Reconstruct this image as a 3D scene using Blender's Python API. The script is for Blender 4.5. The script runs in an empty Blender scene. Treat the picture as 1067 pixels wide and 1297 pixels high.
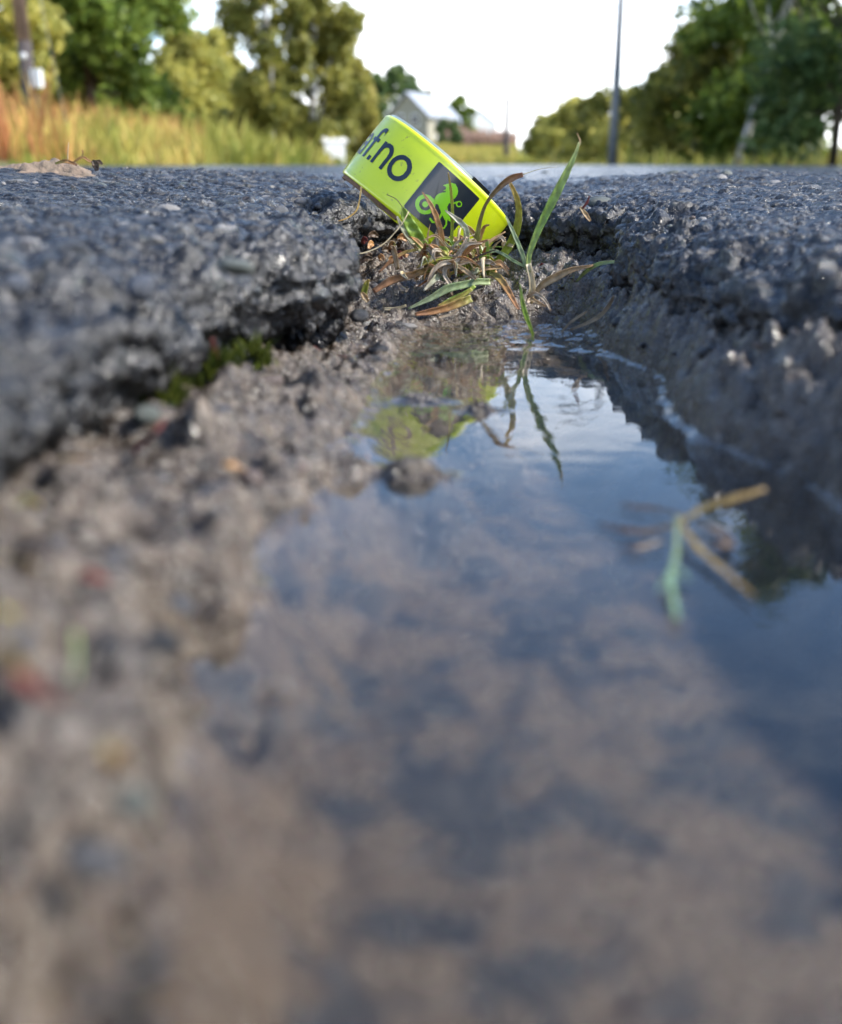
import bpy, bmesh, math, random
import numpy as np
from mathutils import Vector, Matrix

random.seed(7)
rng = np.random.default_rng(7)
scene = bpy.context.scene
col = scene.collection

# ------------------------------------------------------------------ camera
CAM_H = 0.055                     # lens height above the puddle surface
PITCH = math.radians(18.7)
FPX, CU, CV = 1300.0, 533.5, 648.5
cam_data = bpy.data.cameras.new('camera')
cam_data.sensor_fit = 'HORIZONTAL'
cam_data.sensor_width = 36.0
cam_data.lens = FPX / 1067.0 * 36.0
cam_data.clip_start = 0.01
cam_data.clip_end = 6000.0
cam_data.dof.use_dof = True
cam_data.dof.focus_distance = 0.415
cam_data.dof.aperture_fstop = 13.5
cam = bpy.data.objects.new('camera', cam_data)
col.objects.link(cam)
cam.location = (0, 0, CAM_H)
cam.rotation_euler = (math.pi / 2 - PITCH, 0, 0)
scene.camera = cam

# ------------------------------------------------------------------ light
SUN_AZ, SUN_EL = math.radians(90), math.radians(43)
sun_dir = Vector((math.sin(SUN_AZ) * math.cos(SUN_EL), math.cos(SUN_AZ) * math.cos(SUN_EL), math.sin(SUN_EL)))
world = bpy.data.worlds.new('World')
scene.world = world
world.use_nodes = True
wn, wl = world.node_tree.nodes, world.node_tree.links
wn.clear()
w_out = wn.new('ShaderNodeOutputWorld')
w_bg = wn.new('ShaderNodeBackground')
w_bg.inputs['Strength'].default_value = 0.15
sky = wn.new('ShaderNodeTexSky')
sky.sky_type = 'NISHITA'
sky.sun_disc = False
sky.sun_elevation = SUN_EL
sky.sun_rotation = SUN_AZ
sky.air_density = 1.0
sky.dust_density = 0.4
sky.ozone_density = 4.0
w_tc = wn.new('ShaderNodeTexCoord')
w_sep = wn.new('ShaderNodeSeparateXYZ')
w_zc = wn.new('ShaderNodeMath')                      # clouds lie on a level layer overhead
w_zc.operation = 'ADD'
w_zc.inputs[1].default_value = 0.12
w_div = wn.new('ShaderNodeVectorMath')
w_div.operation = 'DIVIDE'
w_cmb = wn.new('ShaderNodeCombineXYZ')
w_noise = wn.new('ShaderNodeTexNoise')
w_noise.inputs['Scale'].default_value = 1.15
w_noise.inputs['Detail'].default_value = 7.0
w_noise.inputs['Roughness'].default_value = 0.58
w_low = wn.new('ShaderNodeMapRange')                 # they close up towards the horizon
w_low.inputs['From Min'].default_value = 0.0
w_low.inputs['From Max'].default_value = 0.52
w_low.inputs['To Min'].default_value = 0.38
w_low.inputs['To Max'].default_value = -0.07
w_add = wn.new('ShaderNodeMath')
w_add.operation = 'ADD'
w_ramp = wn.new('ShaderNodeValToRGB')
w_ramp.color_ramp.elements[0].position = 0.60
w_ramp.color_ramp.elements[0].color = (0, 0, 0, 1)
w_ramp.color_ramp.elements[1].position = 0.84
w_ramp.color_ramp.elements[1].color = (0.9, 0.9, 0.9, 1)
w_mix = wn.new('ShaderNodeMixRGB')
w_mix.inputs['Color2'].default_value = (10.5, 10.7, 11.0, 1)      # sunlit cloud
wl.new(w_tc.outputs['Generated'], w_sep.inputs['Vector'])
wl.new(w_sep.outputs['Z'], w_zc.inputs[0])
for k_ in ('X', 'Y', 'Z'):
    wl.new(w_zc.outputs[0], w_cmb.inputs[k_])
wl.new(w_tc.outputs['Generated'], w_div.inputs[0])
wl.new(w_cmb.outputs['Vector'], w_div.inputs[1])
wl.new(w_div.outputs['Vector'], w_noise.inputs['Vector'])
wl.new(w_sep.outputs['Z'], w_low.inputs['Value'])
wl.new(w_noise.outputs['Fac'], w_add.inputs[0])
wl.new(w_low.outputs['Result'], w_add.inputs[1])
wl.new(w_add.outputs[0], w_ramp.inputs['Fac'])
wl.new(w_ramp.outputs['Color'], w_mix.inputs['Fac'])
wl.new(sky.outputs['Color'], w_mix.inputs['Color1'])
wl.new(w_mix.outputs['Color'], w_bg.inputs['Color'])
wl.new(w_bg.outputs['Background'], w_out.inputs['Surface'])

sun_data = bpy.data.lights.new('sun', 'SUN')
sun_data.energy = 3.9
sun_data.angle = math.radians(5.0)          # hazy sun through thin cloud
sun_data.color = (1.0, 0.94, 0.84)
sun = bpy.data.objects.new('sun', sun_data)
col.objects.link(sun)
sun.rotation_euler = sun_dir.to_track_quat('Z', 'Y').to_euler()

scene.view_settings.view_transform = 'Standard'
scene.view_settings.look = 'None'
scene.view_settings.exposure = 1.2
scene.view_settings.gamma = 1.0
scene.view_settings.use_curve_mapping = False
scene.render.engine = 'CYCLES'
scene.cycles.use_denoising = True
scene.cycles.max_bounces = 6
scene.cycles.diffuse_bounces = 3
scene.cycles.use_adaptive_sampling = True
scene.cycles.adaptive_threshold = 0.025
scene.cycles.transparent_max_bounces = 12
scene.cycles.caustics_reflective = False
scene.cycles.caustics_refractive = False

# ------------------------------------------------------------------ measuring helpers
CP, SP = math.cos(PITCH), math.sin(PITCH)


def ray(u, v):
    a, b = (u - CU) / FPX, (CV - v) / FPX
    return Vector((a, CP + b * SP, -SP + b * CP))


def at(u, v, Y):
    """the point seen at photo position (u, v) that stands Y metres ahead"""
    r = ray(u, v)
    return Vector((0, 0, CAM_H)) + r * (Y / r.y)


def on_z(u, v, z):
    r = ray(u, v)
    return Vector((0, 0, CAM_H)) + r * ((z - CAM_H) / r.z)


# ------------------------------------------------------------------ numpy noise
def _h(ix, iy, iz, seed):
    n = (ix * 374761393 + iy * 668265263 + iz * 2147483647 % 1274126177 + iz * 1274126177 + seed * 974711) & 0xFFFFFFFF
    n = ((n ^ (n >> 13)) * 1274126177) & 0xFFFFFFFF
    n = ((n ^ (n >> 16)) * 2246822519) & 0xFFFFFFFF
    n = n ^ (n >> 15)
    return (n & 0xFFFFFF).astype(np.float32) / np.float32(0xFFFFFF)


def vnoise(P, wl_, seed=0):
    """smooth value noise in -1..1, wavelength wl_ metres"""
    Q = P / wl_ + 1000.0
    I = np.floor(Q).astype(np.int64)
    F = (Q - I).astype(np.float32)
    F = F * F * F * (F * (F * 6 - 15) + 10)
    out = np.zeros(len(P), np.float32)
    for dx in (0, 1):
        wx = F[:, 0] if dx else 1 - F[:, 0]
        for dy in (0, 1):
            wy = F[:, 1] if dy else 1 - F[:, 1]
            for dz in (0, 1):
                wz = F[:, 2] if dz else 1 - F[:, 2]
                out += wx * wy * wz * _h(I[:, 0] + dx, I[:, 1] + dy, I[:, 2] + dz, seed)
    return out * 2 - 1


def fbm(P, wl_, octv=4, gain=0.5, seed=0, sp=None):
    out = np.zeros(len(P), np.float32)
    a, w = 1.0, wl_
    for o in range(octv):
        n = vnoise(P, w, seed + o * 17)
        if sp is not None:
            n = n * np.clip(1.6 - sp / (0.35 * w), 0, 1)
        out += a * n
        a *= gain
        w *= 0.5
    return out


def worley(P, cell, seed=0):
    Q = P / cell + 500.0
    I = np.floor(Q).astype(np.int64)
    F = (Q - I).astype(np.float32)
    f1 = np.full(len(P), 9.0, np.float32)
    f2 = np.full(len(P), 9.0, np.float32)
    rid = np.zeros(len(P), np.float32)
    for dx in (-1, 0, 1):
        for dy in (-1, 0, 1):
            for dz in (-1, 0, 1):
                cx, cy, cz = I[:, 0] + dx, I[:, 1] + dy, I[:, 2] + dz
                ox = _h(cx, cy, cz, seed) + dx - F[:, 0]
                oy = _h(cx, cy, cz, seed + 31) + dy - F[:, 1]
                oz = _h(cx, cy, cz, seed + 67) + dz - F[:, 2]
                d = ox * ox + oy * oy + oz * oz
                near = d < f1
                f2 = np.where(near, f1, np.minimum(f2, d))
                rid = np.where(near, _h(cx, cy, cz, seed + 101), rid)
                f1 = np.where(near, d, f1)
    return np.sqrt(f1), np.sqrt(f2), rid


def facet(P, cell, seed=0):
    """angular broken relief: every cell is a plane tilted its own way (-1..1)"""
    Q = P / cell + 500.0
    I = np.floor(Q).astype(np.int64)
    F = (Q - I).astype(np.float32)
    f1 = np.full(len(P), 9.0, np.float32)
    out = np.zeros(len(P), np.float32)
    for dx in (-1, 0, 1):
        for dy in (-1, 0, 1):
            for dz in (-1, 0, 1):
                c = (I[:, 0] + dx, I[:, 1] + dy, I[:, 2] + dz)
                ox = _h(*c, seed) + dx - F[:, 0]
                oy = _h(*c, seed + 31) + dy - F[:, 1]
                oz = _h(*c, seed + 67) + dz - F[:, 2]
                d = ox * ox + oy * oy + oz * oz
                near = d < f1
                f1 = np.where(near, d, f1)
                hh = 2.2 * ((_h(*c, seed + 7) - .5) * ox + (_h(*c, seed + 11) - .5) * oy + (_h(*c, seed + 13) - .5) * oz) + 0.7 * (_h(*c, seed + 19) - .5)
                out = np.where(near, hh, out)
    return out


def sstep(a, b, x):
    t = np.clip((x - a) / (b - a), 0, 1)
    return t * t * (3 - 2 * t)


# ------------------------------------------------------------------ mesh + object helpers
def mesh_np(name, V, Fq, mat, smooth=True, attrs=None):
    """mesh from arrays: V (n,3), Fq (m,3 or 4)"""
    me = bpy.data.meshes.new(name)
    V = np.ascontiguousarray(V, np.float32)
    Fq = np.ascontiguousarray(Fq, np.int32)
    k = Fq.shape[1]
    me.vertices.add(len(V))
    me.vertices.foreach_set('co', V.ravel())
    me.loops.add(Fq.size)
    me.loops.foreach_set('vertex_index', Fq.ravel())
    me.polygons.add(len(Fq))
    me.polygons.foreach_set('loop_start', np.arange(0, Fq.size, k, dtype=np.int32))
    me.polygons.foreach_set('loop_total', np.full(len(Fq), k, np.int32))
    if smooth:
        me.polygons.foreach_set('use_smooth', np.ones(len(Fq), bool))
    for an, arr in (attrs or {}).items():
        a = me.attributes.new(an, 'FLOAT', 'POINT')
        a.data.foreach_set('value', np.ascontiguousarray(arr, np.float32))
    me.update(calc_edges=True)
    me.validate()
    if mat:
        me.materials.append(mat)
    return me


def add(name, me, parent=None, loc=None, label=None, cat=None, group=None, kind=None):
    o = bpy.data.objects.new(name, me)
    col.objects.link(o)
    if parent:
        o.parent = parent
    if loc is not None:
        o.location = loc
    if label:
        o['label'] = label
    if cat:
        o['category'] = cat
    if group:
        o['group'] = group
    if kind:
        o['kind'] = kind
    return o


class MB:
    """collects simple shapes into one mesh"""

    def __init__(self):
        self.v, self.f = [], []

    def box(self, c, s, rz=0.0):
        b = len(self.v)
        cz, sz = math.cos(rz), math.sin(rz)
        for dx in (-1, 1):
            for dy in (-1, 1):
                for dz in (-1, 1):
                    x, y = dx * s[0] / 2, dy * s[1] / 2
                    self.v.append((c[0] + x * cz - y * sz, c[1] + x * sz + y * cz, c[2] + dz * s[2] / 2))
        for f in ((0, 1, 3, 2), (4, 6, 7, 5), (0, 4, 5, 1), (2, 3, 7, 6), (0, 2, 6, 4), (1, 5, 7, 3)):
            self.f.append(tuple(b + i for i in f))
        return self

    def tube(self, pts, radii, n=8, cap=True):
        pts = [Vector(p) for p in pts]
        b = len(self.v)
        for i, p in enumerate(pts):
            t = (pts[min(i + 1, len(pts) - 1)] - pts[max(i - 1, 0)]).normalized()
            a = t.cross(Vector((0.31, 0.84, 0.44)))
            if a.length < 1e-3:
                a = t.cross(Vector((1, 0, 0)))
            a.normalize()
            c = t.cross(a)
            r = radii[i] if hasattr(radii, '__len__') else radii
            for k in range(n):
                g = 2 * math.pi * k / n
                self.v.append(tuple(p + a * (r * math.cos(g)) + c * (r * math.sin(g))))
        for i in range(len(pts) - 1):
            for k in range(n):
                k2 = (k + 1) % n
                self.f.append((b + i * n + k, b + i * n + k2, b + (i + 1) * n + k2, b + (i + 1) * n + k))
        if cap:
            self.f.append(tuple(b + k for k in range(n))[::-1])
            e = b + (len(pts) - 1) * n
            self.f.append(tuple(e + k for k in range(n)))
        return self

    def poly(self, pts):
        b = len(self.v)
        self.v += [tuple(p) for p in pts]
        self.f.append(tuple(range(b, b + len(pts))))
        return self

    def mesh(self, name, mat, smooth=False):
        me = bpy.data.meshes.new(name)
        me.from_pydata(self.v, [], self.f)
        if smooth:
            for p in me.polygons:
                p.use_smooth = True
        me.materials.append(mat)
        me.update()
        return me


# ------------------------------------------------------------------ materials
def new_mat(name):
    m = bpy.data.materials.new(name)
    m.use_nodes = True
    return m, m.node_tree.nodes, m.node_tree.links, m.node_tree.nodes['Principled BSDF']


def ramp(nodes, stops):
    r = nodes.new('ShaderNodeValToRGB')
    e = r.color_ramp.elements
    e[0].position, e[0].color = stops[0][0], (*stops[0][1], 1)
    e[1].position, e[1].color = stops[-1][0], (*stops[-1][1], 1)
    for p, c in stops[1:-1]:
        k = e.new(p)
        k.color = (*c, 1)
    return r


def noise_node(nodes, links, scale, detail=4.0, rough=0.55, coord='Object'):
    tc = nodes.new('ShaderNodeTexCoord')
    n = nodes.new('ShaderNodeTexNoise')
    n.inputs['Scale'].default_value = scale
    n.inputs['Detail'].default_value = detail
    n.inputs['Roughness'].default_value = rough
    links.new(tc.outputs[coord], n.inputs['Vector'])
    return n


def simple(name, c1, c2=None, scale=200.0, rough=0.6, bump=0.0, bscale=None, spec=0.5, coat=0.0, dist=0.001, sub=0.0):
    m, n, l, p = new_mat(name)
    p.inputs['Roughness'].default_value = rough
    p.inputs['Specular IOR Level'].default_value = spec
    p.inputs['Coat Weight'].default_value = coat
    p.inputs['Coat Roughness'].default_value = 0.08
    if c2 is None:
        c2 = tuple(x * 0.75 for x in c1)
    nz = noise_node(n, l, scale)
    r = ramp(n, [(0.32, c2), (0.68, c1)])
    l.new(nz.outputs['Fac'], r.inputs['Fac'])
    l.new(r.outputs['Color'], p.inputs['Base Color'])
    if bump:
        nb = noise_node(n, l, bscale or scale * 3, 3.0)
        b = n.new('ShaderNodeBump')
        b.inputs['Strength'].default_value = bump
        b.inputs['Distance'].default_value = dist
        l.new(nb.outputs['Fac'], b.inputs['Height'])
        l.new(b.outputs['Normal'], p.inputs['Normal'])
    return m


def leaf_mat(name, stops, attr='tone', trans=0.5, rough=0.5, spec=0.3):
    m, n, l, p = new_mat(name)
    a = n.new('ShaderNodeAttribute')
    a.attribute_name = attr
    r = ramp(n, stops)
    l.new(a.outputs['Fac'], r.inputs['Fac'])
    l.new(r.outputs['Color'], p.inputs['Base Color'])
    p.inputs['Roughness'].default_value = rough
    p.inputs['Specular IOR Level'].default_value = spec
    t = n.new('ShaderNodeBsdfTranslucent')
    l.new(r.outputs['Color'], t.inputs['Color'])
    mx = n.new('ShaderNodeMixShader')
    mx.inputs['Fac'].default_value = trans
    l.new(p.outputs['BSDF'], mx.inputs[1])
    l.new(t.outputs['BSDF'], mx.inputs[2])
    l.new(mx.outputs['Shader'], n['Material Output'].inputs['Surface'])
    return m


def grains(n, l, col_in, scale, lo, hi, dens, bump_in=None, dist=0.0007, fac=None):
    """angular grains of mixed tone set in a binder; returns colour socket and bump node"""
    tc = n.new('ShaderNodeTexCoord')
    vo = n.new('ShaderNodeTexVoronoi')
    vo.feature = 'F1'
    vo.distance = 'MINKOWSKI'
    vo.inputs['Exponent'].default_value = 1.2
    vo.inputs['Scale'].default_value = scale
    l.new(tc.outputs['Object'], vo.inputs['Vector'])
    sx = n.new('ShaderNodeSeparateColor')
    l.new(vo.outputs['Color'], sx.inputs['Color'])
    pick = ramp(n, [(dens - 0.02, (0, 0, 0)), (dens + 0.02, (1, 1, 1))])
    l.new(sx.outputs['Red'], pick.inputs['Fac'])
    body = ramp(n, [(0.52, (1, 1, 1)), (0.80, (0, 0, 0))])
    l.new(vo.outputs['Distance'], body.inputs['Fac'])
    m1 = n.new('ShaderNodeMath')
    m1.operation = 'MULTIPLY'
    l.new(pick.outputs['Color'], m1.inputs[0])
    l.new(body.outputs['Color'], m1.inputs[1])
    tone = ramp(n, [(0.0, lo), (0.75, tuple((a + b) / 2 for a, b in zip(lo, hi))), (1.0, hi)])
    l.new(sx.outputs['Green'], tone.inputs['Fac'])
    mk = n.new('ShaderNodeMath')
    mk.operation = 'MULTIPLY'
    mk.inputs[1].default_value = 0.85
    l.new(m1.outputs[0], mk.inputs[0])
    src = mk.outputs[0]
    if fac is not None:
        mf = n.new('ShaderNodeMath')
        mf.operation = 'MULTIPLY'
        l.new(src, mf.inputs[0])
        l.new(fac, mf.inputs[1])
        src = mf.outputs[0]
    mx = n.new('ShaderNodeMixRGB')
    l.new(src, mx.inputs['Fac'])
    l.new(col_in, mx.inputs['Color1'])
    l.new(tone.outputs['Color'], mx.inputs['Color2'])
    if dist <= 0:
        return mx.outputs['Color'], bump_in
    b = n.new('ShaderNodeBump')
    b.inputs['Strength'].default_value = 0.9
    b.inputs['Distance'].default_value = dist
    l.new(src, b.inputs['Height'])
    if bump_in is not None:
        l.new(bump_in, b.inputs['Normal'])
    return mx.outputs['Color'], b.outputs['Normal']


def asphalt_material():
    m, n, l, p = new_mat('asphalt')
    a = n.new('ShaderNodeAttribute')
    a.attribute_name = 'stone'            # tone of the aggregate stone, 0 = binder
    r = ramp(n, [(0.0, (0.0039, 0.0036, 0.0039)), (0.22, (0.0099, 0.0096, 0.0105)), (0.42, (0.0275, 0.0281, 0.0308)),
                 (0.56, (0.0413, 0.0484, 0.0451)), (0.66, (0.0468, 0.0363, 0.0286)), (0.76, (0.0605, 0.0660, 0.0715)), (0.88, (0.1265, 0.1210, 0.1100)), (1.0, (0.1980, 0.1870, 0.1705))])
    l.new(a.outputs['Fac'], r.inputs['Fac'])
    nz = noise_node(n, l, 900.0, 3.0, 0.65)
    r2 = ramp(n, [(0.3, (0.55, 0.55, 0.55)), (0.7, (1.25, 1.25, 1.25))])
    l.new(nz.outputs['Fac'], r2.inputs['Fac'])
    mx = n.new('ShaderNodeMixRGB')
    mx.blend_type = 'MULTIPLY'
    mx.inputs['Fac'].default_value = 1.0
    l.new(r.outputs['Color'], mx.inputs['Color1'])
    l.new(r2.outputs['Color'], mx.inputs['Color2'])
    rr = ramp(n, [(0.35, (0.15,) * 3), (0.68, (0.46,) * 3)])
    nr = noise_node(n, l, 160.0, 4.0)
    l.new(nr.outputs['Fac'], rr.inputs['Fac'])
    l.new(rr.outputs['Color'], p.inputs['Roughness'])
    nb = noise_node(n, l, 1500.0, 2.0, 0.7)
    b = n.new('ShaderNodeBump')
    b.inputs['Strength'].default_value = 0.9
    b.inputs['Distance'].default_value = 0.0006
    l.new(nb.outputs['Fac'], b.inputs['Height'])
    c1, n1 = grains(n, l, mx.outputs['Color'], 330.0, (0.0143, 0.0143, 0.0160), (0.1265, 0.1210, 0.1155), 0.60, b.outputs['Normal'], 0.0008)
    c2, n2 = grains(n, l, c1, 760.0, (0.0110, 0.0110, 0.0121), (0.1210, 0.1183, 0.1155), 0.62, n1, 0.0)
    l.new(c2, p.inputs['Base Color'])
    l.new(n2, p.inputs['Normal'])
    return m


def mud_material():
    m, n, l, p = new_mat('wet_mud')
    nz = noise_node(n, l, 150.0, 6.0, 0.72)
    r = ramp(n, [(0.38, (0.0096, 0.0060, 0.0028)), (0.46, (0.0467, 0.0312, 0.0194)), (0.54, (0.1047, 0.0788, 0.0557)), (0.66, (0.2013, 0.1637, 0.1253))])
    l.new(nz.outputs['Fac'], r.inputs['Fac'])
    a = n.new('ShaderNodeAttribute')
    a.attribute_name = 'silt'             # 1 on the puddle floor: fine pale silt with dark organic patches
    n2 = noise_node(n, l, 92.0, 3.0, 0.5)
    r2 = ramp(n, [(0.415, (0.0012, 0.0012, 0.002)), (0.475, (0.034, 0.022, 0.011)), (0.58, (0.062, 0.042, 0.022)), (0.8, (0.080, 0.056, 0.031))])
    l.new(n2.outputs['Fac'], r2.inputs['Fac'])
    mx = n.new('ShaderNodeMixRGB')
    l.new(a.outputs['Fac'], mx.inputs['Fac'])
    l.new(r.outputs['Color'], mx.inputs['Color1'])
    l.new(r2.outputs['Color'], mx.inputs['Color2'])
    g = n.new('ShaderNodeAttribute')
    g.attribute_name = 'grit'             # small grains pressed into the mud
    rg = ramp(n, [(0.0, (0.5, 0.5, 0.5)), (0.5, (1, 1, 1)), (1.0, (1.75, 1.7, 1.7))])
    l.new(g.outputs['Fac'], rg.inputs['Fac'])
    mm = n.new('ShaderNodeMixRGB')
    mm.blend_type = 'MULTIPLY'
    mm.inputs['Fac'].default_value = 1.0
    ta = n.new('ShaderNodeAttribute')
    ta.attribute_name = 'tar'             # crumbled asphalt base along the right bank
    mt = n.new('ShaderNodeMixRGB')
    n5 = noise_node(n, l, 260.0, 5.0, 0.65)
    r5 = ramp(n, [(0.3, (0.018, 0.014, 0.011)), (0.5, (0.075, 0.058, 0.044)), (0.7, (0.19, 0.155, 0.125))])
    l.new(n5.outputs['Fac'], r5.inputs['Fac'])
    l.new(ta.outputs['Fac'], mt.inputs['Fac'])
    l.new(mx.outputs['Color'], mt.inputs['Color1'])
    l.new(r5.outputs['Color'], mt.inputs['Color2'])
    l.new(mt.outputs['Color'], mm.inputs['Color1'])
    l.new(rg.outputs['Color'], mm.inputs['Color2'])
    p.inputs['Specular IOR Level'].default_value = 0.7
    rr = ramp(n, [(0.3, (0.08,) * 3), (0.7, (0.36,) * 3)])
    nr = noise_node(n, l, 210.0, 3.0)
    l.new(nr.outputs['Fac'], rr.inputs['Fac'])
    l.new(rr.outputs['Color'], p.inputs['Roughness'])
    nb = noise_node(n, l, 900.0, 3.0, 0.65)
    b = n.new('ShaderNodeBump')
    b.inputs['Strength'].default_value = 1.0
    b.inputs['Distance'].default_value = 0.0013
    l.new(nb.outputs['Fac'], b.inputs['Height'])
    inv = n.new('ShaderNodeMath')
    inv.operation = 'SUBTRACT'
    inv.inputs[0].default_value = 1.0
    l.new(a.outputs['Fac'], inv.inputs[1])
    c1, n1 = grains(n, l, mm.outputs['Color'], 360.0, (0.0391, 0.0294, 0.0207), (0.2346, 0.1987, 0.1621), 0.66, b.outputs['Normal'], 0.0008, inv.outputs[0])
    c2, n2 = grains(n, l, c1, 820.0, (0.0156, 0.0117, 0.0083), (0.2033, 0.1766, 0.1449), 0.66, n1, 0.0, inv.outputs[0])
    l.new(c2, p.inputs['Base Color'])
    l.new(n2, p.inputs['Normal'])
    return m


def water_material():
    m, n, l, p = new_mat('puddle_water')
    n.remove(p)
    gl = n.new('ShaderNodeBsdfGlossy')
    gl.inputs['Roughness'].default_value = 0.0
    gl.inputs['Color'].default_value = (1, 1, 1, 1)
    tr = n.new('ShaderNodeBsdfTransparent')
    tr.inputs['Color'].default_value = (0.95, 0.93, 0.90, 1)
    fr = n.new('ShaderNodeFresnel')
    fr.inputs['IOR'].default_value = 1.333
    ge = n.new('ShaderNodeNewGeometry')          # the same reflectance from either side of the sheet
    mr = n.new('ShaderNodeMapRange')
    mr.inputs['To Min'].default_value = 1.333
    mr.inputs['To Max'].default_value = 1.0 / 1.333
    l.new(ge.outputs['Backfacing'], mr.inputs['Value'])
    l.new(mr.outputs['Result'], fr.inputs['IOR'])
    mx = n.new('ShaderNodeMixShader')
    nb = noise_node(n, l, 95.0, 2.0, 0.5)
    b = n.new('ShaderNodeBump')
    b.inputs['Strength'].default_value = 0.05
    b.inputs['Distance'].default_value = 0.002
    l.new(nb.outputs['Fac'], b.inputs['Height'])
    l.new(b.outputs['Normal'], gl.inputs['Normal'])
    l.new(b.outputs['Normal'], fr.inputs['Normal'])
    l.new(fr.outputs['Fac'], mx.inputs['Fac'])
    l.new(tr.outputs['BSDF'], mx.inputs[1])
    l.new(gl.outputs['BSDF'], mx.inputs[2])
    l.new(mx.outputs['Shader'], n['Material Output'].inputs['Surface'])
    return m


M = {}
M['asphalt'] = asphalt_material()
M['mud'] = mud_material()
M['water'] = water_material()
STONE = [   # wet stones
    simple('stone_grey', (0.0864, 0.0886, 0.0936), (0.0432, 0.0432, 0.0475), 300, 0.5, 0.5, 1200, dist=0.0005),
    simple('stone_blue', (0.0612, 0.0684, 0.0864), (0.0360, 0.0403, 0.0504), 300, 0.45, 0.5, 1200, dist=0.0005),
    simple('stone_green', (0.0936, 0.1044, 0.0900), (0.0468, 0.0540, 0.0468), 260, 0.5, 0.5, 1200, dist=0.0005),
    simple('stone_pale', (0.2304, 0.2160, 0.2016), (0.1224, 0.1152, 0.1080), 340, 0.5, 0.5, 1200, dist=0.0005),
    simple('stone_rose', (0.1584, 0.1152, 0.0936), (0.0864, 0.0648, 0.0576), 340, 0.5, 0.5, 1200, dist=0.0005),
    simple('stone_dark', (0.0252, 0.0252, 0.0274), (0.0101, 0.0101, 0.0115), 340, 0.4, 0.6, 1200, dist=0.0005),
]

# ------------------------------------------------------------------ plan of the pothole
def smooth_loop(pts, n):
    P = np.array(pts, float)
    k = len(P)
    out = []
    for i in range(k):
        p0, p1, p2, p3 = P[(i - 1) % k], P[i], P[(i + 1) % k], P[(i + 2) % k]
        for t in np.linspace(0, 1, n, endpoint=False):
            out.append(0.5 * ((2 * p1) + (-p0 + p2) * t + (2 * p0 - 5 * p1 + 4 * p2 - p3) * t * t + (-p0 + 3 * p1 - 3 * p2 + p3) * t ** 3))
    return np.array(out)


RIM = smooth_loop([(-0.075, -0.20), (-0.074, -0.05), (-0.066, 0.06), (-0.059, 0.12), (-0.057, 0.18), (-0.047, 0.24),
                   (-0.029, 0.285), (-0.0220, 0.330), (-0.030, 0.365), (-0.034, 0.40), (-0.036, 0.45), (-0.020, 0.500),
                   (0.015, 0.515), (0.050, 0.485), (0.066, 0.455), (0.084, 0.435), (0.083, 0.395), (0.075, 0.355),
                   (0.078, 0.30), (0.085, 0.24), (0.092, 0.17), (0.100, 0.08), (0.105, -0.02), (0.105, -0.20), (0.02, -0.26)], 8)
RIM += np.stack([fbm(np.c_[RIM * 1.0, np.zeros(len(RIM))], 0.022, 3, 0.5, s) * 0.0035 for s in (5, 9)], 1)

wl_px_left = [(560, 408), (522, 425), (505, 455), (470, 500), (455, 545), (415, 572), (412, 600), (400, 640), (372, 652), (330, 692), (322, 755),
              (218, 782), (212, 830), (222, 880), (262, 912), (234, 950), (226, 1000), (212, 1060), (190, 1105), (130, 1150), (40, 1297)]
wl_px_right = [(1300, 820), (1067, 642), (1000, 600), (930, 575), (872, 545), (842, 505), (835, 478), (768, 448), (757, 430), (735, 410), (690, 402), (620, 405)]
WL = [tuple(on_z(u, v, 0)[:2]) for u, v in wl_px_left] + [(-0.030, 0.03), (-0.03, -0.1), (0.06, -0.12), (0.088, 0.0), (0.087, 0.06)] + \
     [tuple(on_z(u, v, 0)[:2]) for u, v in wl_px_right]
WL = smooth_loop(WL, 4)


def sdf(P2, loop):
    """signed distance (positive outside the loop) and nearest point on it"""
    A = loop
    B = np.roll(loop, -1, 0)
    n = len(P2)
    best = np.full(n, 1e9)
    q = np.zeros((n, 2))
    inside = np.zeros(n, bool)
    CH = 20000
    P2 = np.asarray(P2, np.float64)
    for s in range(0, n, CH):
        p = P2[s:s + CH]
        bb = np.full(len(p), 1e9)
        qq = np.zeros((len(p), 2))
        ins = np.zeros(len(p), bool)
        for a, b in zip(A, B):
            ab = b - a
            L2 = ab @ ab + 1e-18
            t = np.clip(((p - a) @ ab) / L2, 0, 1)
            cx = a[0] + t * ab[0]
            cy = a[1] + t * ab[1]
            d = (p[:, 0] - cx) ** 2 + (p[:, 1] - cy) ** 2
            m = d < bb
            bb = np.where(m, d, bb)
            qq[:, 0] = np.where(m, cx, qq[:, 0])
            qq[:, 1] = np.where(m, cy, qq[:, 1])
            c = ((a[1] > p[:, 1]) != (b[1] > p[:, 1]))
            if c.any():
                xi = (b[0] - a[0]) * (p[:, 1] - a[1]) / (b[1] - a[1] + 1e-18) + a[0]
                ins ^= c & (p[:, 0] < xi)
        best[s:s + CH] = np.sqrt(bb)
        q[s:s + CH] = qq
        inside[s:s + CH] = ins
    return np.where(inside, -best, best), q


LIP_H, LIP_W = 0.0085, 0.019


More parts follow.
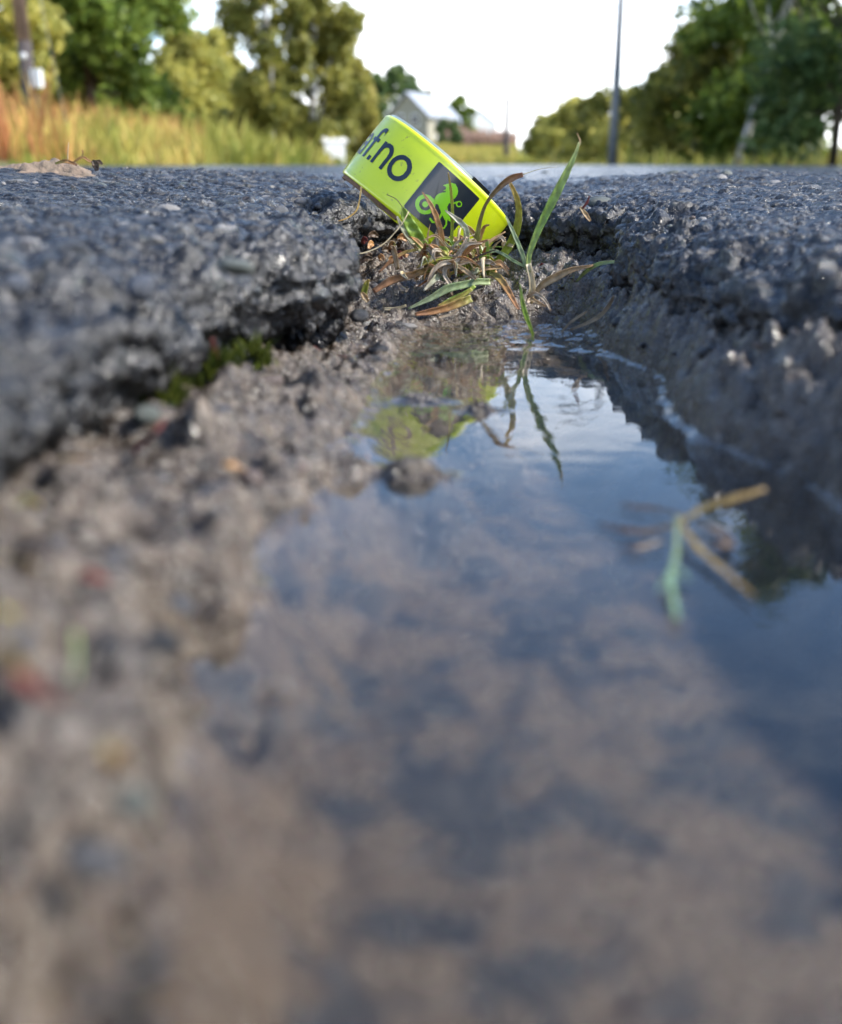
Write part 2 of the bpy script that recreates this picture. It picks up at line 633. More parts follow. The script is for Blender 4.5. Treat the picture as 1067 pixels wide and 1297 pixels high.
def road_top(x, y):
    """large-scale height of the road surface"""
    z = 0.0405 + 0.0 * x
    z = z + 0.005 * np.exp(-(((x + 0.235) / 0.085) ** 2 + ((y - 0.55) / 0.13) ** 2))      # heave by the lump of dirt
    z = z + 0.0022 * np.sin(x * 23 + 1.0) * np.sin(y * 17 + .4) * np.exp(-((y - .3) / 1.2) ** 2)
    z = z + 0.0088 * sstep(0.24, 0.60, y) * (1 - 0.75 * np.exp(-((x - 0.045) / 0.075) ** 2) * sstep(1.3, 0.5, y))
    z = z - 0.0025 * sstep(0.04, 0.09, x) * sstep(0.42, 0.30, y)
    z = z - 0.003 * np.exp(-(((x - 0.02) / 0.09) ** 2 + ((y - 0.60) / 0.10) ** 2))
    return z


def axis(lo, hi, step, far_lo, far_hi, g):
    a = list(np.arange(lo, hi, step))
    s, x = step, a[-1]
    while x < far_hi:
        s *= g
        x += s
        a.append(x)
    s, x, b = step, a[0], []
    while x > far_lo:
        s *= g
        x -= s
        b.append(x)
    return np.array(b[::-1] + a)


# ------------------------------------------------------------------ ROAD (structure)
def build_road():
    xs = axis(-0.125, 0.150, 0.00095, -2.5, 3.6, 1.028)
    ys = axis(0.06, 0.62, 0.00095, -3.0, 260.0, 1.022)
    X, Y = np.meshgrid(xs, ys)
    dxs = np.gradient(xs)
    dys = np.gradient(ys)
    SPX, SPY = np.meshgrid(dxs, dys)
    sp = np.maximum(SPX, np.minimum(SPY, 0.02 * np.maximum(Y, 0) + 0.001)).ravel()
    sp = np.maximum(SPX, SPY).ravel()
    P2 = np.c_[X.ravel(), Y.ravel()]
    near = (P2[:, 0] > -0.22) & (P2[:, 0] < 0.24) & (P2[:, 1] > -0.4) & (P2[:, 1] < 0.66)
    d = np.full(len(P2), 1.0)
    q = P2.copy()
    dn, qn = sdf(P2[near], RIM)
    d[near] = dn
    q[near] = qn
    L = 0.045
    keep = d > -L
    a = np.clip(-d, 0, L) / L
    n2 = np.where((d < 0)[:, None], q - P2, P2 - q)
    ln = np.linalg.norm(n2, axis=1)[:, None]
    n2 = np.where(ln > 1e-6, n2 / np.maximum(ln, 1e-6), 0)
    # profile below the lip: bulge, then undercut
    ka = [0, 0.12, 0.30, 0.50, 0.70, 0.85, 1.0]
    ku = [0, -0.0046, -0.0050, 0.0005, 0.010, 0.018, 0.026]
    kz = [0, -0.0045, -0.0120, -0.020, -0.028, -0.034, -0.046]
    u = np.interp(a, ka, ku)
    dz = np.interp(a, ka, kz)
    pos2 = np.where((d < 0)[:, None], q + n2 * u[:, None], P2)
    lip = LIP_H * np.exp(-np.maximum(d, 0) / LIP_W)
    z = road_top(pos2[:, 0], pos2[:, 1]) - lip + dz
    P = np.c_[pos2, z]
    # displacement normals
    ny, nx = X.shape
    G = P.reshape(ny, nx, 3)
    N = np.cross(np.gradient(G, axis=1), np.gradient(G, axis=0)).reshape(-1, 3)
    N /= np.linalg.norm(N, axis=1)[:, None] + 1e-12
    N = np.where((keep & (a < 0.97))[:, None], N, np.array([0, 0, 1.0]))
    face = sstep(-0.012, -0.0, -d) * 1.0                # 1 on the broken face
    brk = sstep(0.032, 0.0, d)                            # near the broken edge
    fine = P[:, 1] < 3.0
    Pn = P.copy()
    disp = np.zeros(len(P), np.float32)
    tone = np.zeros(len(P), np.float32)
    idx = np.where(fine & keep)[0]
    Q = P[idx]
    s_ = sp[idx]
    f_ = face[idx]
    b_ = brk[idx]
    # broken layers: crumbling, coarser towards the broken face
    big = fbm(Q * np.array([1, 1, 1.7]), 0.034, 3, 0.5, 3, s_)
    rid = 1 - np.abs(fbm(Q * np.array([1, 1, 2.2]), 0.017, 3, 0.55, 21, s_)) * 2
    dd = big * (0.0007 + 0.0026 * b_) + rid * (0.0001 + 0.0009 * b_)
    Qw = Q + 0.0012 * np.c_[vnoise(Q, 0.005, 41), vnoise(Q, 0.005, 42), vnoise(Q, 0.005, 43)]
    for arr, cell, sd, amp, lim in ((Qw * np.array([1, 1, 1.5]), 0.0150, 201, 0.0003 + 0.0012 * b_, 0.006), (Qw, 0.0066, 231, 0.0005 + 0.0007 * b_, 0.003),
                                    (Q, 0.0033, 261, 0.0005 + 0.0006 * b_, 0.0016)):
        wgt = amp * np.clip(1.7 - s_ / lim, 0, 1)
        k = np.where(wgt > 1e-6)[0]
        dd[k] += facet(arr[k], cell, sd) * wgt[k]
    # aggregate
    f1, f2, r1 = worley(Q + 0.0015 * np.c_[vnoise(Q, 0.006, 1), vnoise(Q, 0.006, 2), vnoise(Q, 0.006, 3)], 0.0085, 11)
    w1 = np.clip(1.7 - s_ / 0.0032, 0, 1)
    st = sstep(0.03, 0.34, f2 - f1)
    up = sstep(0.30, 0.9, r1)
    dd += (st * (0.0002 + 0.0011 * up) - 0.0005) * w1 * (1 + 0.5 * b_)
    g1, g2, r2 = worley(Q, 0.0036, 47)
    w2 = np.clip(1.6 - s_ / 0.0016, 0, 1)
    st2 = sstep(0.05, 0.4, g2 - g1)
    dd += (st2 * 0.0004 * (0.25 + r2) - 0.0002) * w2 * (1 - 0.6 * st * up)
    dd += (0.5 - np.abs(fbm(Q, 0.0046, 3, 0.6, 77, s_))) * (0.0004 + 0.0004 * b_)
    disp[idx] = dd
    t1 = st * up * (0.32 + 0.62 * _h((r1 * 9999).astype(np.int64), 0, 0, 3))
    t2 = st2 * (np.clip(r2 - 0.35, 0, 1) * 0.8 + 0.45 * (r2 > 0.88))
    tn = np.maximum(t1, t2 * (1 - 0.5 * st * up))
    tn = tn * (1 - 0.35 * f_)
    tone[idx] = np.clip(tn + 0.06, 0, 1)
    tone[~fine] = 0.35
    Pn += N * disp[:, None]
    # faces
    I = np.arange(ny * nx).reshape(ny, nx)
    Fq = np.stack([I[:-1, :-1], I[:-1, 1:], I[1:, 1:], I[1:, :-1]], -1).reshape(-1, 4)
    Fq = Fq[keep[Fq].all(1)]
    used = np.zeros(len(Pn), bool)
    used[Fq] = True
    remap = np.cumsum(used) - 1
    me = mesh_np('road', Pn[used], remap[Fq], M['asphalt'], True, {'stone': tone[used]})
    return add('road', me, kind='structure'), (Pn, d)


road, (ROADP, ROADD) = build_road()

# ------------------------------------------------------------------ MUD BED and WATER
def build_mud():
    xs = axis(-0.100, 0.115, 0.0009, -0.16, 0.18, 1.05)
    ys = axis(0.05, 0.50, 0.0009, -0.26, 0.56, 1.05)
    X, Y = np.meshgrid(xs, ys)
    P2 = np.c_[X.ravel(), Y.ravel()]
    dw, _ = sdf(P2, WL)
    drim, _ = sdf(P2, RIM)
    P = np.c_[P2, np.zeros(len(P2))]
    x, y = P2[:, 0], P2[:, 1]
    out = np.maximum(dw, 0)
    ins = np.maximum(-dw, 0)
    right = sstep(0.02, 0.055, x)
    rear = sstep(0.33, 0.385, y) * (1 - right * 0.6)
    slope_l = (0.0055 * (1 - np.exp(-out / 0.012)) + 0.12 * out) * (1 - 0.70 * sstep(0.19, 0.29, y))
    slope_r = 0.016 * (1 - np.exp(-out / 0.016)) + 0.42 * out
    slope_r = np.minimum(slope_r, 0.018)
    bank = slope_l * (1 - right) + slope_r * right
    rearz = -0.0007 + 0.0092 * sstep(0.345, 0.425, y) + 0.012 * sstep(0.42, 0.52, y)
    bank = bank * (1 - rear) + np.maximum(rearz, bank * 0.45) * rear
    h = bank + (0.0020 + 0.0060 * sstep(0.20, 0.11, y) * (1 - right)) * sstep(0.0, 0.0028, out) * (1 - rear) - 0.0036 * sstep(0.0, 0.003, ins) - np.minimum(0.014, ins * (0.5 + 0.6 * sstep(0.25, 0.15, y)))
    shal = sstep(0.275, 0.335, y)
    h = np.where(h < 0, h * (1 - shal) + np.maximum(h, -0.0016) * shal, h)
    edge = sstep(0.0, 0.010, out)
    n1 = fbm(P, 0.020, 3, 0.5, 5)
    n2 = fbm(P, 0.0075, 3, 0.55, 9)
    lump, l2, lr = worley(P + 0.003 * np.c_[n1, n2, n1], 0.0125, 5)
    f1, f2, r1 = worley(P, 0.0038, 15)
    clod = sstep(0.02, 0.45, l2 - lump)
    n3 = 0.5 - np.abs(fbm(P, 0.0060, 4, 0.6, 29))
    left_b = (1 - right) * (1 - rear)
    h = h + edge * (n1 * 0.0030 + n2 * 0.0014 + n3 * (0.0020 + 0.0010 * left_b) + (clod * (0.0035 + 0.003 * sstep(0.24, 0.12, y)) * (lr - 0.15) - 0.001) * (0.4 + 0.6 * left_b)) * (1 - 0.45 * rear)
    fa = facet(P + 0.0015 * np.c_[n2, n1, n2], 0.0120, 301)
    fb = facet(P, 0.0055, 331)
    fc = facet(P, 0.0027, 361)
    h = h + edge * (fa * 0.0026 + fb * 0.0013 + right * (fb * 0.0016 + n3 * 0.0016)) * (1 - 0.4 * rear)
    h = h + (1 - edge) * (n2 * 0.0010 + n1 * 0.0005) * sstep(0.022, 0.004, ins)
    h = h + rear * (n1 * 0.0014 + n2 * 0.0012 + n3 * 0.0016)
    grain = sstep(0.05, 0.4, f2 - f1)
    h = h + sstep(0.001, 0.006, out) * grain * 0.0012 * r1
    # spit of mud reaching into the puddle, islets behind it
    def islet(u, v, rx, ry, hh):
        c = on_z(u, v, 0)
        return hh * np.exp(-(((x - c.x) / rx) ** 2 + ((y - c.y) / ry) ** 2))
    h = h + np.maximum(0, np.maximum(islet(440, 602, 0.013, 0.007, 1), islet(520, 604, 0.013, 0.0042, 1)) * (0.0052 - h)) * (h < 0.0052)
    h = h + np.maximum(0, np.maximum(islet(610, 520, 0.009, 0.0030, 1), islet(530, 508, 0.013, 0.005, 1)) * (0.0036 - h)) * (h < 0.0036)
    h = h + np.maximum(0, islet(350, 880, 0.0025, 0.003, 1) * (0.0016 - h)) * (h < 0.002)
    h = h + islet(640, 398, 0.030, 0.015, 0.003)
    h = h + np.where((ins > 0) & (h > -0.004), n3 * 0.0014 + fb * 0.0010 + fc * 0.0008 + n2 * 0.0010 - 0.0006, 0)
    H = h.reshape(X.shape)
    for _ in range(1):
        Hp = np.pad(H, 1, mode='edge')
        H = (Hp[1:-1, 1:-1] * 2 + Hp[:-2, 1:-1] + Hp[2:, 1:-1] + Hp[1:-1, :-2] + Hp[1:-1, 2:]) / 6
    h = H.ravel() + edge * fc * 0.0007
    h = np.where(drim > 0.004, np.minimum(h, 0.012 - 1.2 * (drim - 0.004)), h)
    silt = sstep(0.0002, 0.003, ins) * sstep(0.0, -0.0015, h)
    V = np.c_[P2, h]
    ny, nx = X.shape
    I = np.arange(ny * nx).reshape(ny, nx)
    Fq = np.stack([I[:-1, :-1], I[:-1, 1:], I[1:, 1:], I[1:, :-1]], -1).reshape(-1, 4)
    grit = np.where(silt > 0.3, 0.5, np.clip(0.35 + 0.5 * grain * (r1 - 0.3) + 0.22 * clod * (lr - .2), 0, 1))
    tar = right * (1 - silt) * sstep(0.0, 0.006, out)
    me = mesh_np('mud', V, Fq, M['mud'], True, {'silt': silt, 'grit': grit, 'tar': tar})
    mud = add('mud', me, kind='structure')
    # water: a sheet that climbs a little where it wets the mud
    depth = -h
    men = 0.0010 * np.exp(-np.maximum(depth, 0) / 0.0022)
    wave = 0.00005 * vnoise(P, 0.018, 3) * sstep(0.24, 0.34, y)
    W = np.c_[P2, men * (depth > -0.003) + wave]
    ok = ((depth > -0.0022) & (x > -0.098) & (x < 0.112) & (y < 0.46) & (y > -0.2))
    Fw = Fq[ok[Fq].all(1)]
    used = np.zeros(len(W), bool)
    used[Fw] = True
    remap = np.cumsum(used) - 1
    mw = mesh_np('puddle', W[used], remap[Fw], M['water'], True)
    add('puddle', mw, kind='structure')
    return mud, (xs, ys, h.reshape(ny, nx))


mud, MUDG = build_mud()


def mud_z(x, y):
    xs, ys, h = MUDG
    i = int(np.clip(np.searchsorted(xs, x), 1, len(xs) - 1))
    j = int(np.clip(np.searchsorted(ys, y), 1, len(ys) - 1))
    return float(h[j, i])


# ------------------------------------------------------------------ STONES (pieces of the road and of the mud)
def stone_mesh(seed, flat=0.7, ang=0.35):
    bm = bmesh.new()
    bmesh.ops.create_icosphere(bm, subdivisions=2, radius=1.0)
    r = random.Random(seed)
    planes = [(Vector((r.gauss(0, 1), r.gauss(0, 1), r.gauss(0, 1))).normalized(), r.uniform(0.62, 0.95)) for _ in range(7)]
    for v in bm.verts:
        for nrm, dd in planes:
            k = v.co.dot(nrm)
            if k > dd:
                v.co -= nrm * (k - dd) * 0.9
        v.co *= 1 + r.uniform(-0.04, 0.04)
        v.co.z *= flat
        v.co.x *= 1 + ang * 0.6
    me = bpy.data.meshes.new('stone')
    bm.to_mesh(me)
    bm.free()
    for p in me.polygons:
        p.use_smooth = True
    return me


SM = {}
for mi, mt in enumerate(STONE):
    for k in range(3):
        me = stone_mesh(100 + mi * 7 + k, 0.55 + 0.15 * k)
        me.materials.append(mt)
        SM[(mi, k)] = me


def stone(parent, loc, r, mi, rot=None):
    o = add('stone', SM[(mi, random.randrange(3))], parent, loc)
    o.scale = (r, r * random.uniform(0.7, 1.0), r * random.uniform(0.75, 1.0))
    o.rotation_euler = rot or (random.uniform(-.4, .4), random.uniform(-.4, .4), random.uniform(0, 6.3))
    return o


def road_hit(u, v):
    z = 0.041
    for _ in range(4):
        p = on_z(u, v, z)
        z = float(road_top(np.array(p.x), np.array(p.y)))
        dd, _q = sdf(np.array([[p.x, p.y]]), RIM)
        z -= LIP_H * math.exp(-max(dd[0], 0) / LIP_W)
    p = on_z(u, v, z)
    return p, dd[0]


# the ones that stand out: photo position, radius in mm, colour
for u, v, r, mi in [(60, 292, 7.0, 2), (110, 262, 5.0, 2), (112, 322, 4.5, 2), (30, 330, 5, 0), (120, 226, 6.5, 2), (55, 231, 6, 3),
                    (205, 232, 10, 3), (260, 248, 9, 3), (196, 291, 2.6, 3), (270, 218, 5, 3), (345, 240, 6, 3), (398, 262, 7, 2), (310, 262, 4, 3),
                    (300, 320, 4.5, 2), (180, 350, 4, 1), (158, 273, 2.2, 3), (330, 222, 6, 2), (385, 228, 6, 0), (240, 232, 5, 3),
                    (860, 236, 7, 3), (910, 232, 8, 3), (850, 270, 5, 2), (870, 250, 5, 0), (940, 226, 8, 2), (1000, 228, 9, 3), (1040, 285, 6, 1),
                    (960, 250, 6, 0), (760, 250, 7, 2), (1020, 250, 6, 2), (1050, 240, 5, 3), (830, 228, 7, 4), (700, 232, 9, 1), (985, 275, 4.5, 0)]:
    p, dd = road_hit(u, v)
    zs = float(road_top(np.array(p.x), np.array(p.y))) - LIP_H * math.exp(-max(dd, 0) / LIP_W)
    if dd < 0.004 or abs(zs - p.z) > 0.0015:
        continue
    p.z = zs - r * 0.00036
    stone(road, p, r * 0.00078, mi, (random.uniform(-.2, .2), random.uniform(-.2, .2), random.uniform(0, 6.3)))
cy_ = np.array([random.uniform(0.09, 0.95) for _ in range(700)])
cx_ = np.array([random.uniform(-1, 1) for _ in range(700)]) * (0.46 * cy_ + 0.02)
cd_ = sdf(np.c_[cx_, cy_], RIM)[0]
ok_ = np.where(cd_ > 0.003)[0][:240]
for i in ok_:
    x, y, dd = cx_[i], cy_[i], cd_[i]
    r = random.choice([1.4, 1.8, 2.2, 2.6, 3.2, 4.0]) * 0.001 * (1 + 0.4 * (y > 0.5))
    z = float(road_top(np.array(x), np.array(y))) - LIP_H * math.exp(-dd / LIP_W)
    stone(road, (x, y, z - 0.30 * r), r, random.choices([0, 1, 2, 3, 4, 5], [5, 4, 3, 2, 1, 2])[0], (random.uniform(-.15, .15), random.uniform(-.15, .15), random.uniform(0, 6.3)))

for u, v, r, mi in [(640, 347, 3.2, 3), (517, 410, 3.6, 3), (500, 330, 1.6, 3), (455, 395, 4.0, 5), (463, 410, 3.0, 3), (480, 440, 3.2, 5),
                    (175, 505, 3.4, 2), (215, 490, 2.6, 2), (265, 405, 1.5, 4), (185, 520, 2.6, 2), (60, 690, 2.4, 0), (110, 735, 2.0, 2),
                    (205, 610, 3.0, 0), (320, 600, 2.6, 4), (20, 800, 2.0, 0), (80, 1050, 2.6, 0), (170, 1010, 1.6, 2), (350, 880, 1.4, 0),
                    (380, 590, 2.0, 4), (430, 700, 1.4, 5), (300, 720, 2.4, 0), (230, 760, 2.0, 0), (120, 1080, 2.4, 0)]:
    p = on_z(u, v, 0.006)
    for _ in range(4):
        p = on_z(u, v, mud_z(p.x, p.y))
    p.z -= r * 0.0003
    stone(mud, p, r * 0.0009, mi)
cy_ = np.array([random.uniform(0.05, 0.48) for _ in range(1100)])
cx_ = np.array([random.uniform(-0.09, 0.11) for _ in range(1100)])
cd_ = sdf(np.c_[cx_, cy_], RIM)[0]
cw_ = sdf(np.c_[cx_, cy_], WL)[0]
for i in np.where((cd_ < 0.004) & (cw_ > 0.0015))[0][:240]:
    x, y = cx_[i], cy_[i]
    r = random.choice([0.6, 0.8, 1.0, 1.3, 1.8, 2.4]) * 0.001
    stone(mud, (x, y, mud_z(x, y) - 0.25 * r), r, random.choices([0, 1, 2, 3, 4, 5], [5, 2, 1, 1, 2, 6])[0])

# ------------------------------------------------------------------ TERRAIN around the road (structure)
def terrain_z(x, y):
    z = np.full_like(x, -0.02)
    z = z + 0.85 * sstep(-3.5, -10.0, x) * sstep(2.0, 14.0, y)
    z = z + 2.1 * sstep(45.0, 115.0, y) * sstep(25, -2, x)
    z = z + 0.5 * sstep(5, 14, x) * sstep(4, 16, y)
    z = z + 0.25 * vnoise(np.c_[x, y, x * 0], 9.0, 4) * sstep(4.5, 9.0, np.abs(x))
    inroad = (np.abs(x - 0.2) < 3.3)
    return np.where(inroad & (y < 60), -0.14, z)


def build_field():
    xs = np.unique(np.r_[-np.geomspace(2.5, 900, 60), np.linspace(-2.4, 2.4, 5), np.geomspace(2.5, 900, 60)])
    ys = np.r_[-np.geomspace(2, 200, 14)[::-1], np.linspace(-1.5, 2, 6), np.geomspace(2.6, 2500, 110)]
    X, Y = np.meshgrid(xs, ys)
    x, y = X.ravel(), Y.ravel()
    V = np.c_[x, y, terrain_z(x, y)]
    ny, nx = X.shape
    I = np.arange(ny * nx).reshape(ny, nx)
    Fq = np.stack([I[:-1, :-1], I[:-1, 1:], I[1:, 1:], I[1:, :-1]], -1).reshape(-1, 4)
    # leave the hole under the pothole
    m = simple('meadow_ground', (0.16, 0.15, 0.045), (0.09, 0.10, 0.03), 0.8, 0.9)
    V[(np.abs(x) < 2.6) & (y < 30) & (y > -3), 2] = -0.3
    add('field', mesh_np('field', V, Fq, m, True), kind='structure')


build_field()


# ------------------------------------------------------------------ GRASSES of the verge (uncountable)
def grass_stuff(name, mat, n, sampler, hlo, hhi, wid, tonef, label, cat):
    x, y = sampler(n)
    z = terrain_z(x, y)
    h = rng.uniform(hlo, hhi, n) * (0.6 + 0.8 * rng.random(n)) * (0.75 + 0.5 * vnoise(np.c_[x, y, x * 0], 1.7, 77))
    w = wid * (0.6 + 0.8 * rng.random(n)) * (0.6 + 0.02 * y)
    a = rng.uniform(0, 2 * np.pi, n)
    lean = h * rng.uniform(0.05, 0.5, n)
    la = rng.uniform(0, 2 * np.pi, n)
    lx, ly = np.cos(la) * lean, np.sin(la) * lean
    ex, ey = np.cos(a) * w, np.sin(a) * w
    base = np.c_[x, y, z - 0.02]
    V = np.zeros((n, 5, 3))
    V[:, 0] = base - np.c_[ex, ey, 0 * ex]
    V[:, 1] = base + np.c_[ex, ey, 0 * ex]
    mid = base + np.c_[lx * 0.35, ly * 0.35, h * 0.6]
    V[:, 2] = mid + np.c_[ex, ey, 0 * ex] * 0.8
    V[:, 3] = mid - np.c_[ex, ey, 0 * ex] * 0.8
    V[:, 4] = base + np.c_[lx, ly, h]
    b = np.arange(n)[:, None] * 5
    T = np.concatenate([b + np.array([[0, 1, 2]]), b + np.array([[0, 2, 3]]), b + np.array([[3, 2, 4]])])
    tone = np.repeat(np.clip(tonef(x, y) + rng.normal(0, 0.10, n), 0, 1), 5)
    return add(name, mesh_np(name, V.reshape(-1, 3), T, mat, False, {'tone': tone}), label=label, cat=cat, kind='stuff')


M['tall_grass'] = leaf_mat('tall_grass', [(0.0, (0.130, 0.195, 0.030)), (0.35, (0.312, 0.312, 0.060)), (0.6, (0.494, 0.403, 0.108)), (0.8, (0.546, 0.286, 0.102)), (1.0, (0.416, 0.169, 0.084))], trans=0.3, rough=0.7)
M['pink_weeds'] = leaf_mat('pink_weeds', [(0.0, (0.30, 0.22, 0.14)), (0.5, (0.42, 0.28, 0.21)), (1.0, (0.50, 0.36, 0.28))], trans=0.3, rough=0.8)


def left_bank(n):
    y = rng.uniform(13, 42, n)
    x = -2.7 - rng.random(n) ** 1.3 * (3 + 0.42 * y)
    return x, y


def bank_tone(x, y):
    p = np.c_[x, y, x * 0]
    u = CU + FPX * x / y
    red = np.exp(-((u - 40) / 130) ** 2) * 0.36 + np.exp(-((u - 245) / 45) ** 2) * 0.28
    return 0.42 + 0.22 * vnoise(p, 2.6, 8) + red - 0.12 * sstep(260, 420, u)


grass_stuff('tall_grass', M['tall_grass'], 26000, left_bank, 0.30, 0.85, 0.03, bank_tone,
            'tall yellow and rust-red grass on the bank below the trees', 'grass')


def low_verge(n):
    y = rng.uniform(12, 110, n)
    s = rng.random(n)
    x = np.where(s < 0.5, rng.uniform(-6.0, -2.9, n) * (0.6 + y / 60), rng.uniform(3.5, 7, n))
    return x, y


grass_stuff('verge_grass', M['tall_grass'], 12000, low_verge, 0.14, 0.42, 0.025, lambda x, y: 0.36 + 0.1 * vnoise(np.c_[x, y, x * 0], 4, 3),
            'short yellow-green grass along the edges of the road', 'grass')


def far_field(n):
    y = rng.uniform(55, 100, n)
    x = (rng.uniform(545, 655, n) - CU) / FPX * y * 0.947
    return x, y


grass_stuff('straw_grass', M['tall_grass'], 7000, far_field, 0.2, 0.5, 0.03, lambda x, y: 0.5 + 0 * x,
            'pale straw-coloured grass behind the road end', 'grass')


def pink_field(n):
    y = rng.uniform(92, 108, n)
    x = (rng.uniform(562, 652, n) - CU) / FPX * y * 0.947
    return x, y


grass_stuff('rose_weeds', M['pink_weeds'], 6000, pink_field, 0.8, 1.5, 0.05, lambda x, y: 0.5 + 0.3 * vnoise(np.c_[x, y, x * 0], 5, 3),
            'rose-brown flowering weeds in the field beside the house', 'weeds')

# ------------------------------------------------------------------ TREES
LEAF = {
    'green': leaf_mat('leaf_green', [(0.0, (0.070, 0.116, 0.022)), (0.5, (0.154, 0.222, 0.037)), (1.0, (0.308, 0.369, 0.069))]),
    'olive': leaf_mat('leaf_olive', [(0.0, (0.115, 0.138, 0.031)), (0.5, (0.230, 0.237, 0.055)), (1.0, (0.432, 0.388, 0.094))]),
    'yellow': leaf_mat('leaf_yellow', [(0.0, (0.15, 0.16, 0.035)), (0.5, (0.32, 0.30, 0.07)), (1.0, (0.50, 0.42, 0.12))]),
    'pale': leaf_mat('leaf_pale', [(0.0, (0.189, 0.214, 0.054)), (0.5, (0.402, 0.388, 0.092)), (1.0, (0.661, 0.581, 0.154))]),
    'dark': leaf_mat('leaf_dark', [(0.0, (0.043, 0.077, 0.024)), (0.5, (0.081, 0.136, 0.046)), (1.0, (0.177, 0.232, 0.077))]),
}
M['bark'] = simple('bark', (0.10, 0.075, 0.055), (0.04, 0.032, 0.026), 6, 0.85, 0.6, 20, dist=0.02)
M['birch_bark'] = simple('birch_bark', (0.62, 0.60, 0.56), (0.12, 0.11, 0.10), 5, 0.7)


def crown_mesh(name, clumps, n, leaf, mat, gap=0.0, seed=0):
    r = np.random.default_rng(seed)
    n = int(n * 1.7)
    leaf = leaf * 1.15
    C = np.array([c[:3] for c in clumps])
    R = np.array([c[3] for c in clumps])
    pw = R ** 2
    k = r.choice(len(C), n, p=pw / pw.sum())
    dirv = r.normal(size=(n, 3))
    dirv /= np.linalg.norm(dirv, axis=1)[:, None]
    n = n
    rad = R[k] * (0.2 + 0.95 * r.random(n) ** 0.7)
    P = C[k] + dirv * rad[:, None] * np.array([1, 1, 0.85])
    keep = vnoise(P, 0.9, seed + 3) > -0.35 + gap
    P, dirv, k = P[keep], dirv[keep], k[keep]
    n = len(P)
    nrm = dirv * 0.7 + r.normal(size=(n, 3)) * 0.7
    nrm /= np.linalg.norm(nrm, axis=1)[:, None]
    a = np.cross(nrm, r.normal(size=(n, 3)))
    a /= np.linalg.norm(a, axis=1)[:, None] + 1e-9
    b = np.cross(nrm, a)
    s = leaf * (0.6 + 0.8 * r.random(n))[:, None]
    V = np.stack([P - a * s, P + b * s * 0.55 - nrm * s * .15, P + a * s, P - b * s * 0.55 - nrm * s * .15], 1).reshape(-1, 3)
    F = np.arange(4 * n).reshape(n, 4)
    ck = r.random(len(C))
    tone = np.repeat(np.clip(0.25 + 0.35 * ck[k] + r.normal(0, 0.2, n) + 0.12, 0, 1), 4)
    return mesh_np(name, V, F, mat, False, {'tone': tone})


def tree(name, base, height, width, kind, label, n=6000, leaf=0.14, crown_lo=0.2, lean=(0, 0), bark='bark', gap=0.0, seed=1, clumps=26, group=None, cat='tree', shape='round', thick=1.0):
    r = random.Random(seed)
    root = add(name, None, None, base, label, cat, group)
    top = Vector((lean[0], lean[1], height * 0.9))
    tr = MB()
    pts, rad = [], []
    for i in range(8):
        t = i / 7
        pts.append(Vector((lean[0] * t + r.uniform(-.06, .06) * t * width * .2, lean[1] * t, height * 0.9 * t - 0.1)))
        rad.append(max(0.012, thick * (0.0154 * height * (1 - t) ** 0.8 + 0.01)))
    tr.tube(pts, rad, 8)
    cl = []
    for i in range(clumps):
        t = crown_lo + (1 - crown_lo) * ((i + r.random()) / clumps)
        if shape == 'cone':
            prof = (1 - (t - crown_lo) / (1 - crown_lo)) ** 0.9 + 0.06
        elif shape == 'bush':
            prof = math.sqrt(max(0.08, 1 - max(0, (t - 0.2) / 0.85) ** 2))
        else:
            s = (t - crown_lo) / (1 - crown_lo)
            prof = math.sin(math.pi * min(0.97, 0.14 + 0.83 * s)) ** 0.7
        rr = width / 2 * prof * math.sqrt(r.uniform(0.1, 1))
        g = r.uniform(0, 6.283)
        cr = width * r.uniform(0.15, 0.25) * (0.55 + 0.45 * prof)
        c = Vector((lean[0] * t + math.cos(g) * rr, lean[1] * t + math.sin(g) * rr, height * t * 0.95))
        cl.append((c.x, c.y, c.z, cr))
        if i % 2 == 0:
            k = min(6, max(1, int(t * 7) - 1))
            st = pts[k]
            tr.tube([st, st.lerp(c, 0.5) + Vector((0, 0, -0.03 * height * .3)), c], [rad[k] * 0.45, rad[k] * 0.3, 0.012], 5)
    add('trunk', tr.mesh('trunk', M[bark], True), root)
    add('crown', crown_mesh('crown', cl, n, leaf, LEAF[kind], gap, seed), root)
    return root


def gpos(u, Y, dz=0.0):
    x = (u - CU) / FPX * Y * 0.947      # horizontal position on the horizon line
    z = float(terrain_z(np.array([x]), np.array([Y]))[0])
    return (x, Y, z + dz)


tree('deciduous_tree', gpos(122, 27), 8.6, 4.6, 'green', 'big dark green leafy tree behind the pole with the white box', 9500, 0.13, 0.10, seed=11, clumps=44, cat='tree')
tree('deciduous_tree', gpos(-28, 22), 8.0, 3.4, 'pale', 'light green tree cut by the upper left picture edge', 5000, 0.12, 0.08, seed=12, clumps=30)
tree('deciduous_tree', gpos(52, 34), 7.6, 4.0, 'green', 'green tree crown behind the leaning wooden pole', 4500, 0.14, 0.1, seed=13, clumps=26)
tree('deciduous_tree', gpos(240, 46), 4.9, 3.2, 'pale', 'pale green tree just beside the big dark green tree', 4200, 0.15, 0.06, seed=14, clumps=26)
tree('deciduous_tree', gpos(283, 58), 5.6, 3.4, 'pale', 'low green tree left of the birch below the sky gap', 4200, 0.17, 0.06, seed=15, clumps=26)
tree('birch_tree', gpos(345, 37), 9.6, 3.0, 'olive', 'tall olive-brown birch, left of the joined pair', 6500, 0.12, 0.12, seed=16, clumps=36, bark='birch_bark', gap=-0.1)
tree('birch_tree', gpos(398, 39), 9.2, 3.2, 'olive', 'tall olive-brown birch, right of the joined pair', 6500, 0.12, 0.08, seed=17, clumps=36, bark='birch_bark', gap=-0.1)
